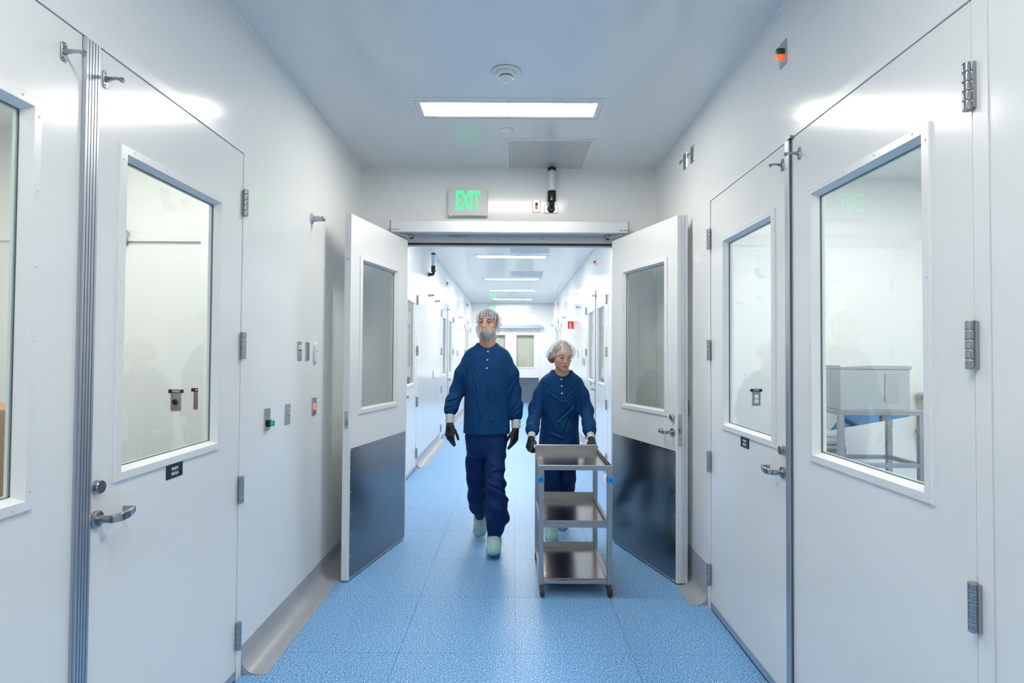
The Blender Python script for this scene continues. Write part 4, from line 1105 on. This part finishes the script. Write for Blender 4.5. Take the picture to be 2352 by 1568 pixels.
def hair_net(parent, off, HM, k=1., puff=.012, bun=None):
    """gathered cap; u runs around the elastic, v from the elastic to the crown"""
    rnd = random.Random(7); ph = [rnd.uniform(0, 6.28) for _ in range(6)]
    def rim(az):      # elevation of the elastic: high over the brow, low over the nape
        c = (1+math.cos(az))/2      # 1 at the front
        return R(-42)+R(52)*c**2.1
    def fn(u, v):
        az = u*2*math.pi; el = rim(az)+(R(90)-rim(az))*(v**.9)
        dx, dy, dz = math.sin(az)*math.cos(el), -math.cos(az)*math.cos(el), math.sin(el)
        ex, ey, ez = .0765*k, .100*k, .083*k; cy_, cz_ = .006*k, .038*k
        rr = 1/math.sqrt((dx/ex)**2+(dy/ey)**2+(dz/ez)**2)
        pf = puff*(math.sin(min(1, v*1.6)*math.pi/2)**.6)*(1+.45*math.sin(3*az+ph[0])+.3*math.sin(5*az+ph[1]))
        side = abs(math.sin(az))**3; pf += .012*side*math.exp(-((v-.22)/.22)**2)+.012*(1-math.cos(az))*.5*math.exp(-((v-.25)/.3)**2)
        pl = (math.sin(az*19+ph[2]+2*math.sin(3*az))+.6*math.sin(az*31+ph[3]))*.0020*math.exp(-v*2.2)*(0 if v < .02 else 1)
        pl += .0014*math.sin(az*9+v*7+ph[4])
        rr += .003+pf+pl
        p = Vector((dx*rr, dy*rr+cy_, dz*rr+cz_))
        if bun:
            b_ = Vector(bun[0]); q = p-b_; w_ = math.exp(-(q.length/bun[1])**2); p += (Vector(bun[2]))*w_
        return p
    o = uvsurf('hair_net', M['net'], parent, fn, 150, 34, True, off, HM)
    pts = [fn(i/64, .0)*1.004 for i in range(64)]
    MB().tube(pts, .0024, 6, closed=True).build('elastic_band', M['cuff'], o)
    return o

def beard_cover(parent, off, HM):
    rnd = random.Random(3); ph = [rnd.uniform(0, 6.28) for _ in range(6)]
    def fn(u, v):
        az = R(-128)+R(256)*u; c = math.cos(az)
        top = R(-15) if abs(az) < R(55) else R(-15)+R(30)*((abs(az)-R(55))/R(73))**1.1
        el = top+(R(-88)-top)*v**.85
        dx, dy, dz = math.sin(az)*math.cos(el), -math.cos(az)*math.cos(el), math.sin(el)
        ex, ey, ez = .086, .113, .134; q_ = 2.6; rr = 1/((abs(dx)/ex)**q_+(abs(dy)/ey)**q_+(abs(dz)/ez)**q_)**(1/q_)
        rr += .003*math.sin(v*math.pi)+(math.sin(az*15+ph[0]+1.5*math.sin(2*az))+.6*math.sin(az*26+ph[1]))*.0022*math.exp(-v*2)+.0020*math.sin(az*7+v*9+ph[2])
        return Vector((dx*rr, dy*rr-.004, dz*rr+.004))
    o = uvsurf('beard_cover', M['net_b'], parent, fn, 110, 30, False, off, HM)
    MB().tube([fn(i/60, 0)*1.004 for i in range(61)], .0018, 6).build('elastic_band', M['cuff'], o)
    return o

def tube_pts(c, r, n=26, ry=None, tilt=(0, 0)):
    ry = ry or r
    return [(c[0]+r*math.cos(t*2*math.pi/n), c[1]+ry*math.sin(t*2*math.pi/n), c[2]+tilt[0]*math.cos(t*2*math.pi/n)+tilt[1]*math.sin(t*2*math.pi/n)) for t in range(n)]

def knit_cuff(parent, off, a, b, ra, rb):
    a = Vector(a); b = Vector(b); d = (b-a); L_ = d.length; prof = []
    for i in range(13):
        t = i/12; prof.append((ra+(rb-ra)*t+.0012*math.sin(i*2.2)+(.0018 if i in (1, 7, 11) else 0), t*L_))
    prof = [(ra*.6, 0)]+prof+[(rb*.6, L_)]
    return MB().lathe(prof, a-Vector(off), d, 30).build('knit_cuff', M['cuff'], parent)

def shoe(parent, off, heel, toe, ankle, seed=0, leg=None):
    """baggy elasticated shoe cover over a shoe"""
    H_ = Vector(heel); T_ = Vector(toe); A_ = Vector(ankle); P_ = [H_, T_, A_]
    lo = [min(q[i] for q in P_)-.095 for i in range(3)]; hi = [max(q[i] for q in P_)+.095 for i in range(3)]
    S_ = SDF(*[np.arange(lo[i], hi[i], .0035) for i in range(3)]); d = (T_-H_).normalized(); u = Vector((0, 0, 1)); u = (u-d*u.dot(d)).normalized()
    def shape(S_, g_):
        S_.cone(H_+u*.050+d*.02, T_+u*.040-d*.035, .047+g_, .047+g_, .02); S_.cone(H_+u*.06+d*.02, A_, .052+g_, .052+g_, .03)
        S_.cone(H_+d*.08+u*.058, T_+u*.034-d*.05, .052+g_, .044+g_, .02)
        for s2 in (-.012, .012):
            q_ = d.cross(u)*s2; S_.cone(T_-d*.09+u*.03+q_, T_-d*.035+u*.028+q_, .036+g_, .034+g_, .02)
    shape(S_, 0)
    S_.folds(.0035, 170, 40, 30, 1.3, seed); S_.folds(.0045, 60, -130, 90, 1.3, seed+2); S_.folds(.003, 220, 110, -140, 1.3, seed+4)
    X, Y, Z = S_.grid(S_.sub(lo, hi)); sl = S_.sub(lo, hi); pl = -((X-H_.x)*u.x+(Y-H_.y)*u.y+(Z-H_.z)*u.z); S_.F[sl] = np.maximum(S_.F[sl], pl)
    o = S_.build('shoe_cover', M['shoe'], parent, off)
    S3 = SDF(*S_.g); shape(S3, .0015); S3.F[sl] = np.maximum(np.maximum(S3.F[sl], pl-.0), -pl-.016); S3.build('cover_sole', M['shoesole'], o)
    o2 = o.children[0]; o2.location = tuple(-Vector(off))
    MB().tube([T_+u*.088-d*.05-Vector(off), T_+u*.080-d*.03-Vector(off), T_+u*.066-d*.010-Vector(off)], [.0025, .003, .003], 6).build('centre_seam', M['cuff'], o)
    MB().tube([Vector(leg)-Vector(off), (Vector(leg)+A_)*.5-Vector(off)+Vector((0, -.004, 0)), A_-Vector(off)-Vector((0, .008, .02)), A_-Vector(off)-Vector((0, .03, .06))], [.044, .045, .044, .03], 18, upv=(1, 0, 0)).build('sock', M['black'], parent)
    return o

def person(name, label, off, fn):
    root = thing(name, off, 0, label, 'person'); fn(root, Vector(off)); return root

def man(root, off):
    HM = Matrix.Translation((-.200, 4.475, 1.722)) @ (rotm(R(-13), R(0), R(2))).to_4x4()
    hc = HM.translation; hc = Vector(hc)
    # body: one continuous surface
    S_ = SDF(ax_([(-.58, hc.x-.10, .009), (hc.x-.10, hc.x+.10, .003), (hc.x+.10, .12, .009)]),
             ax_([(4.12, hc.y-.13, .009), (hc.y-.13, hc.y+.12, .0034), (hc.y+.12, 4.92, .009)]),
             ax_([(0.0, 1.56, .010), (1.56, 1.86, .003)]))
    Hs = SDF(np.arange(-.11, .11, .003), np.arange(-.14, .135, .003), np.arange(-.13, .14, .003)); head_sdf(Hs, True)
    inv = HM.inverted()
    sl = S_.sub(tuple(hc-Vector((.14, .16, .16))), tuple(hc+Vector((.14, .16, .16)))); X, Y, Z = S_.grid(sl)
    p = [inv[i][0]*X+inv[i][1]*Y+inv[i][2]*Z+inv[i][3] for i in range(3)]
    def sample(F, g, p):
        ii = []; tt = []
        for a in range(3):
            f_ = (p[a]-g[a][0])/(g[a][1]-g[a][0]); f_ = np.clip(f_, 0, len(g[a])-1.001); i0 = f_.astype(int); ii.append(i0); tt.append(f_-i0)
        out = 0
        for a in (0, 1):
            for b in (0, 1):
                for c in (0, 1):
                    out = out+F[ii[0]+a, ii[1]+b, ii[2]+c]*(tt[0] if a else 1-tt[0])*(tt[1] if b else 1-tt[1])*(tt[2] if c else 1-tt[2])
        return out
    S_.F[sl] = np.minimum(S_.F[sl], sample(Hs.F, Hs.g, p))
    S_.cone((-.203, 4.490, 1.66), (-.205, 4.512, 1.53), .060, .071, .02)          # neck
    S_.loft([(.82, -.207, 4.5, .10, .07), (1.05, -.206, 4.5, .115, .08), (1.25, -.205, 4.5, .145, .095), (1.42, -.205, 4.505, .140, .075), (1.50, -.205, 4.51, .10, .06)], .03)
    for pts in ([((-.345, 4.51, 1.40), .036), ((-.452, 4.53, 1.19), .032), ((-.488, 4.45, 1.02), .024), ((-.489, 4.435, .975), .020)],
                [((-.065, 4.51, 1.40), .036), ((.005, 4.545, 1.19), .032), ((.024, 4.525, .98), .024), ((.024, 4.518, .935), .020)],
                [((-.275, 4.5, .80), .055), ((-.284, 4.59, .50), .042), ((-.268, 4.77, .13), .030), ((-.266, 4.72, .06), .035)],
                [((-.135, 4.49, .80), .055), ((-.130, 4.39, .50), .042), ((-.137, 4.39, .13), .030), ((-.137, 4.33, .07), .035)]):
        S_.chain(pts, .03)
    body = S_.build('body', M['skin_m'], root, off)
    face_parts(root, off, HM, True, (-.22, .0)); glasses(root, off, HM)
    # hair and beard shells
    Hh = SDF(np.arange(-.11, .11, .003), np.arange(-.14, .135, .003), np.arange(-.13, .15, .003))
    Hh.ell((0, .010, .047), (.0800, .1005, .0810), .01); Hh.ell((0, -.100, .012), (.066, .060, .048), .010, 'sub'); Hh.ell((0, -.02, -.07), (.075, .10, .06), .01, 'sub')
    Hh.folds(.0025, 90, 30, 40, .3, 2); Hh.build('hair', M['hair_d'], root, off, HM)
    Hb = SDF(np.arange(-.11, .11, .003), np.arange(-.14, .12, .003), np.arange(-.13, .10, .003))
    Hb.ell((0, -.047, -.064), (.0485, .049, .044), .02)
    for s in (-1, 1): Hb.ell((s*.048, -.014, -.045), (.0195, .042, .034), .02)
    Hb.ell((0, -.078, -.085), (.0235, .0205, .019), .018); Hb.ell((0, -.093, -.040), (.026, .0115, .005), .008)
    Hb.folds(.002, 90, 30, 60, .3, 5); Hb.build('beard', M['beard'], root, off, HM)
    hair_net(root, off, HM, 1.0, .009); beard_cover(root, off, HM)
    # tunic
    T = SDF(np.arange(-.60, .14, .0052), np.arange(4.27, 4.74, .0056), np.arange(.855, 1.62, .0052))
    cx = -.207
    T.loft([(.878, cx, 4.50, .184, .135), (.95, cx, 4.50, .181, .130), (1.10, cx, 4.50, .176, .122), (1.25, cx, 4.50, .176, .118), (1.36, cx, 4.505, .182, .110), (1.42, cx, 4.51, .188, .105), (1.465, cx, 4.512, .188, .099), (1.495, cx, 4.514, .181, .094), (1.520, cx, 4.516, .166, .089), (1.542, cx, 4.517, .136, .084), (1.562, cx, 4.518, .103, .078), (1.586, cx, 4.520, .080, .071)], .012, 2.15)
    T.chain([((-.352, 4.51, 1.425), .056), ((-.400, 4.515, 1.34), .060), ((-.448, 4.53, 1.20), .054), ((-.470, 4.50, 1.13), .049), ((-.483, 4.468, 1.075), .050), ((-.489, 4.458, 1.052), .044)], .03)
    T.chain([((-.060, 4.51, 1.425), .056), ((-.018, 4.515, 1.34), .060), ((.004, 4.545, 1.20), .058), ((.019, 4.54, 1.08), .052), ((.024, 4.535, 1.025), .049), ((.025, 4.532, 1.008), .043)], .03)
    T.cone((cx+.004, 4.430, 1.625), (cx+.004, 4.515, 1.600), .078, .066, .004, 'sub')
    T.folds(.010, 34, 16, 3, .30, 1, (-.40, 4.2, .84), (-.01, 4.8, 1.34), 1.6)
    T.folds(.003, 70, 10, 4, .30, 4, (-.40, 4.2, .84), (-.01, 4.8, 1.20), 1.5)
    T.folds(.010, 18, 20, 58, .40, 2, (-.62, 4.2, .96), (-.40, 4.8, 1.24), 1.5)
    T.folds(.008, -14, 20, 50, .40, 6, (-.02, 4.2, .96), (.16, 4.8, 1.28), 1.5)
    T.folds(.0014, 90, 60, 60, .8, 9, None, None, 1.2)
    for a, b, w_, dp, sd in (((-.195, 4.38, 1.37), (-.135, 4.36, .93), .010, .012, 1), ((-.335, 4.40, 1.38), (-.290, 4.38, 1.20), .011, .012, -1), ((-.375, 4.43, 1.38), (-.388, 4.43, 1.20), .013, .016, 1),
                         ((-.388, 4.43, 1.20), (-.392, 4.42, 1.02), .010, .010, 1), ((-.050, 4.42, 1.40), (-.032, 4.42, 1.10), .013, .018, -1), ((-.10, 4.38, 1.26), (-.05, 4.40, .98), .012, .012, -1),
                         ((-.17, 4.365, 1.00), (-.05, 4.38, 1.12), .012, .012, 1), ((-.25, 4.365, 1.00), (-.33, 4.39, 1.24), .012, .010, 1),
                         ((-.31, 4.40, 1.49), (-.27, 4.40, 1.36), .009, .006, 1), ((-.10, 4.40, 1.49), (-.15, 4.40, 1.36), .009, .006, -1), ((-.43, 4.46, 1.26), (-.51, 4.46, 1.18), .010, .010, 1),
                         ((-.42, 4.44, 1.15), (-.52, 4.44, 1.12), .009, .012, 1), ((-.44, 4.42, 1.09), (-.53, 4.42, 1.07), .008, .010, -1), ((-.36, 4.38, 1.10), (-.33, 4.38, .90), .011, .010, 1),
                         ((.04, 4.47, 1.30), (-.03, 4.47, 1.16), .010, .010, 1), ((.06, 4.48, 1.15), (-.01, 4.48, 1.06), .009, .010, 1), ((-.28, 4.38, 1.15), (-.27, 4.37, .90), .011, .007, 1),
                         ((-.45, 4.47, 1.34), (-.46, 4.46, 1.22), .010, .010, 1), ((-.10, 4.375, 1.34), (-.075, 4.38, 1.14), .010, .009, -1), ((.05, 4.48, 1.06), (-.01, 4.48, 1.01), .008, .009, -1)):
        T.fold(a, b, w_*.85, dp*1.5, sd)
    for a, b in (((-.392, 4.37, .903), (-.02, 4.37, .903)),): T.crease(a, b, .005, .0035)
    T.crease((-.212, 4.385, 1.52), (-.214, 4.37, 1.355), .0035, .004)
    tu = T.build('tunic', M['scrub'], root, off)
    for x, z, y in ((-.197, 1.517, 0), (-.200, 1.452, 0), (-.204, 1.388, 0)):
        # find the cloth surface in front
        ix = int(round((x-T.g[0][0])/.0052)); iz = int(round((z-T.g[2][0])/.0052)); c = T.F[ix, :, iz]; iy = int(np.argmax(c < 0)); yy = T.g[1][iy]-.0056-.0022
        b_ = MB().lathe([(.0062, 0), (.0066, .0012), (.0058, .0030), (.0035, .0026), (.001, .0024)], (x-off.x, yy+.001-off.y, z-off.z), (0, -1, .15), 16).build('button', M['button'], tu)
    # trousers
    S2 = SDF(np.arange(-.42, .04, .006), np.arange(4.2, 4.95, .006), np.arange(.08, .95, .006))
    S2.loft([(.70, -.207, 4.47, .128, .070), (.76, -.207, 4.48, .146, .098), (.82, -.207, 4.495, .154, .115), (.90, -.207, 4.50, .157, .118)], .03)
    S2.chain([((-.282, 4.50, .84), .086), ((-.284, 4.555, .62), .078), ((-.286, 4.60, .48), .072), ((-.284, 4.66, .34), .074), ((-.278, 4.72, .25), .070), ((-.262, 4.76, .19), .050)], .04)
    S2.chain([((-.132, 4.49, .84), .084), ((-.136, 4.42, .62), .074), ((-.130, 4.375, .50), .068), ((-.120, 4.375, .36), .080), ((-.116, 4.385, .26), .084), ((-.128, 4.39, .17), .064), ((-.137, 4.385, .118), .050)], .025)
    S2.folds(.015, 10, 16, 34, .50, 3, (-.215, 4.1, .12), (.05, 5, .84), 2.0); S2.folds(.013, 44, 10, 9, .46, 8, (-.42, 4.1, .15), (-.215, 5, .84), 2.0)
    S2.folds(.008, 40, 16, 60, .5, 11, (-.215, 4.1, .12), (.05, 5, .84), 2.0)
    for a, b, w_, dp in (((-.21, 4.37, .80), (-.08, 4.36, .86), .012, .012), ((-.20, 4.36, .70), (-.07, 4.34, .78), .012, .014), ((-.19, 4.33, .62), (-.07, 4.33, .66), .012, .012),
                         ((-.19, 4.31, .52), (-.07, 4.30, .46), .014, .015), ((-.07, 4.30, .46), (-.05, 4.30, .30), .014, .015), ((-.19, 4.30, .34), (-.10, 4.29, .20), .014, .014), ((-.05, 4.31, .30), (-.12, 4.31, .17), .012, .013),
                         ((-.33, 4.44, .60), (-.27, 4.58, .30), .014, .012), ((-.22, 4.46, .70), (-.26, 4.56, .36), .012, .010)):
        S2.fold(a, b, w_*.85, dp*1.2)
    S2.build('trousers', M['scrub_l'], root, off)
    # gloves, cuffs, shoes
    knit_cuff(root, off, (-.489, 4.460, 1.075), (-.488, 4.429, .960), .036, .032); knit_cuff(root, off, (.025, 4.533, 1.02), (.024, 4.512, .914), .038, .034)
    hand(root, off, (-.487, 4.424, .948), (.03, -.10, -1), (-.45, -.9, .0), (1, -.2, 0), [(.10, .18, .15), (.22, .25, .2), (.32, .35, .25), (.40, .4, .3)], tcurl=.35, size=.98, bendside=.08)
    hand(root, off, (.022, 4.508, .905), (-.16, -.08, -1), (.75, -.66, 0), (-1, -.35, 0), [(.15, .2, .15), (.25, .3, .2), (.35, .35, .25), (.42, .4, .3)], tcurl=.35, size=.98, bendside=.04)
    shoe(root, off, (-.137, 4.41, .004), (-.137, 4.165, .034), (-.137, 4.395, .12), 1, (-.134, 4.388, .26))
    shoe(root, off, (-.262, 4.90, .085), (-.268, 4.685, .004), (-.267, 4.775, .15), 4, (-.277, 4.715, .27))

def woman(root, off):
    HM = Matrix.Translation((.384, 4.470, 1.478)) @ (rotm(R(10), R(17), R(3))).to_4x4(); hc = Vector(HM.translation)
    S_ = SDF(ax_([(.06, hc.x-.10, .009), (hc.x-.10, hc.x+.10, .003), (hc.x+.10, .70, .009)]),
             ax_([(4.18, hc.y-.13, .009), (hc.y-.13, hc.y+.12, .0034), (hc.y+.12, 5.02, .009)]),
             ax_([(0.0, 1.31, .010), (1.31, 1.60, .003)]))
    Hs = SDF(np.arange(-.11, .11, .003), np.arange(-.14, .135, .003), np.arange(-.13, .14, .003)); head_sdf(Hs, False)
    inv = HM.inverted()
    sl = S_.sub(tuple(hc-Vector((.14, .16, .16))), tuple(hc+Vector((.14, .16, .16)))); X, Y, Z = S_.grid(sl)
    p = [inv[i][0]*X+inv[i][1]*Y+inv[i][2]*Z+inv[i][3] for i in range(3)]
    g = Hs.g; ii = []; tt = []
    for a in range(3):
        f_ = np.clip((p[a]-g[a][0])/(g[a][1]-g[a][0]), 0, len(g[a])-1.001); i0 = f_.astype(int); ii.append(i0); tt.append(f_-i0)
    out = 0
    for a in (0, 1):
        for b in (0, 1):
            for c in (0, 1): out = out+Hs.F[ii[0]+a, ii[1]+b, ii[2]+c]*(tt[0] if a else 1-tt[0])*(tt[1] if b else 1-tt[1])*(tt[2] if c else 1-tt[2])
    S_.F[sl] = np.minimum(S_.F[sl], out)
    S_.cone((.386, 4.500, 1.41), (.386, 4.553, 1.32), .050, .064, .02)
    S_.loft([(.72, .38, 4.68, .10, .07), (.95, .38, 4.64, .10, .075), (1.12, .38, 4.60, .110, .075), (1.24, .383, 4.57, .115, .065), (1.31, .385, 4.56, .085, .05)], .03)
    for pts in ([((.26, 4.56, 1.22), .032), ((.178, 4.54, 1.05), .028), ((.150, 4.39, .91), .020), ((.146, 4.36, .89), .018)],
                [((.51, 4.56, 1.22), .032), ((.583, 4.54, 1.05), .028), ((.590, 4.39, .91), .020), ((.591, 4.36, .89), .018)],
                [((.33, 4.68, .72), .050), ((.318, 4.64, .44), .038), ((.318, 4.66, .12), .028), ((.318, 4.60, .06), .033)],
                [((.44, 4.69, .72), .050), ((.442, 4.71, .44), .038), ((.422, 4.92, .16), .028), ((.422, 4.88, .10), .033)]):
        S_.chain(pts, .03)
    S_.build('body', M['skin_w'], root, off)
    face_parts(root, off, HM, False, (.30, -.10)); glasses(root, off, HM, .95)
    Hh = SDF(np.arange(-.13, .11, .003), np.arange(-.14, .16, .003), np.arange(-.14, .15, .003))
    Hh.ell((0, .014, .044), (.0750, .092, .0770), .01); Hh.ell((0, -.095, .020), (.062, .060, .054), .012, 'sub'); Hh.ell((0, -.03, -.07), (.070, .09, .06), .01, 'sub')
    Hh.ell((-.068, .045, -.020), (.036, .045, .046), .02)
    Hh.folds(.0028, 70, 40, 50, .3, 2); Hh.build('hair', M['hair_b'], root, off, HM)
    hair_net(root, off, HM, .96, .010, ((-.085, .04, .0), .055, (-.030, .010, -.030)))
    T = SDF(np.arange(.04, .72, .0052), np.arange(4.24, 4.86, .0056), np.arange(.745, 1.42, .0052))
    cx = .383
    T.loft([(.765, .377, 4.665, .166, .135), (.85, .377, 4.65, .158, .130), (1.00, .380, 4.625, .150, .118), (1.12, .383, 4.60, .152, .115), (1.20, .384, 4.58, .160, .106), (1.25, .385, 4.572, .169, .098), (1.282, .385, 4.567, .170, .092), (1.308, .385, 4.563, .158, .087), (1.332, .386, 4.561, .128, .082), (1.352, .386, 4.560, .099, .077), (1.374, .387, 4.558, .081, .070)], .012, 2.15)
    T.chain([((.258, 4.565, 1.235), .052), ((.222, 4.56, 1.18), .056), ((.178, 4.545, 1.06), .052), ((.158, 4.47, .96), .047), ((.150, 4.40, .918), .048), ((.148, 4.388, .908), .040)], .03)
    T.chain([((.512, 4.565, 1.235), .052), ((.545, 4.56, 1.18), .056), ((.583, 4.545, 1.06), .052), ((.590, 4.47, .96), .047), ((.590, 4.40, .918), .048), ((.590, 4.388, .908), .040)], .03)
    T.cone((cx+.004, 4.455, 1.395), (cx+.004, 4.555, 1.385), .074, .060, .004, 'sub')
    T.folds(.011, 22, 10, 26, .38, 2, (.22, 4.2, .74), (.55, 4.9, 1.16), 1.6); T.folds(.005, 60, 20, -34, .45, 5, (.22, 4.2, .74), (.55, 4.9, 1.2), 1.5)
    T.folds(.008, 14, 34, 44, .40, 3, (.02, 4.2, .84), (.235, 4.9, 1.16), 1.5); T.folds(.008, -14, 34, 44, .40, 7, (.54, 4.2, .84), (.74, 4.9, 1.16), 1.5)
    T.folds(.0014, 90, 60, 60, .8, 9, None, None, 1.2)
    for a, b, w_, dp, sd in (((.240, 4.50, 1.26), (.236, 4.51, 1.0), .012, .018, 1), ((.532, 4.50, 1.26), (.54, 4.51, 1.0), .012, .018, -1), ((.26, 4.49, 1.22), (.37, 4.47, 1.15), .009, .009, 1),
                         ((.29, 4.50, 1.08), (.35, 4.50, .90), .013, .014, 1), ((.50, 4.50, 1.12), (.36, 4.51, .98), .011, .013, -1), ((.28, 4.52, .90), (.42, 4.51, .84), .011, .012, 1), ((.42, 4.48, 1.17), (.50, 4.49, 1.26), .008, .008, 1),
                         ((.33, 4.47, 1.145), (.50, 4.48, 1.13), .008, .009, 1), ((.46, 4.51, .98), (.52, 4.54, .82), .011, .012, 1), ((.31, 4.47, 1.30), (.26, 4.50, 1.22), .007, .006, 1), ((.47, 4.51, 1.05), (.40, 4.52, .88), .010, .010, 1),
                         ((.12, 4.46, 1.06), (.20, 4.47, 1.05), .008, .010, 1), ((.55, 4.44, .99), (.63, 4.42, 1.03), .008, .010, 1),
                         ((.19, 4.50, 1.18), (.165, 4.49, 1.04), .009, .010, 1), ((.56, 4.50, 1.18), (.585, 4.49, 1.04), .009, .010, -1)):
        T.fold(a, b, w_*.85, dp*1.5, sd)
    T.crease((.381, 4.49, 1.31), (.384, 4.47, 1.16), .0035, .004)
    tu = T.build('tunic', M['scrub'], root, off)
    for x, z in ((.377, 1.302), (.380, 1.250), (.382, 1.193)):
        ix = int(round((x-T.g[0][0])/.0052)); iz = int(round((z-T.g[2][0])/.0052)); c = T.F[ix, :, iz]; iy = int(np.argmax(c < 0)); yy = T.g[1][iy]-.0056-.0022
        MB().lathe([(.0058, 0), (.0062, .0012), (.0054, .0030), (.0033, .0026), (.001, .0024)], (x-off.x, yy+.001-off.y, z-off.z), (0, -1, .15), 16).build('button', M['button'], tu)
    S2 = SDF(np.arange(.20, .58, .006), np.arange(4.50, 5.05, .006), np.arange(.10, .85, .006))
    S2.loft([(.66, .38, 4.675, .118, .08), (.72, .38, 4.675, .138, .115), (.80, .378, 4.67, .142, .12)], .03)
    S2.chain([((.318, 4.67, .74), .078), ((.316, 4.635, .48), .066), ((.314, 4.65, .28), .066), ((.316, 4.665, .16), .052)], .02)
    S2.chain([((.448, 4.69, .74), .078), ((.446, 4.70, .48), .070), ((.436, 4.82, .28), .064), ((.424, 4.90, .20), .048)], .02)
    S2.folds(.011, 30, 14, 20, .40, 6, None, None, 2.0)
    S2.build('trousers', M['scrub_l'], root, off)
    knit_cuff(root, off, (.149, 4.395, .918), (.140, 4.330, .862), .031, .027); knit_cuff(root, off, (.590, 4.395, .918), (.592, 4.330, .862), .031, .027)
    # both hands closed over the rear corners of the cart, knuckles outwards
    hand(root, off, (.138, 4.325, .858), (-.12, -.78, -.55), (-.55, .0, .83), (1, 0, -.1), [(.55, .85, .7), (.60, .9, .7), (.65, .9, .7), (.7, .9, .7)], tcurl=.5, size=.90, mat='glove')
    hand(root, off, (.594, 4.325, .858), (.12, -.78, -.55), (.55, .0, .83), (-1, 0, -.1), [(.55, .85, .7), (.60, .9, .7), (.65, .9, .7), (.7, .9, .7)], tcurl=.5, size=.90, mat='glove')
    shoe(root, off, (.318, 4.70, .004), (.312, 4.50, .004), (.317, 4.66, .13), 6, (.317, 4.652, .25))
    shoe(root, off, (.425, 5.00, .10), (.425, 4.82, .012), (.423, 4.915, .19), 9, (.430, 4.86, .27))

person('person', 'tall man in navy scrubs with hair net, beard cover and black gloves, walking', (-.205, 4.42, 0), man)
person('person', 'shorter woman in navy scrubs and hair net pushing the steel cart', (.383, 4.62, 0), woman)
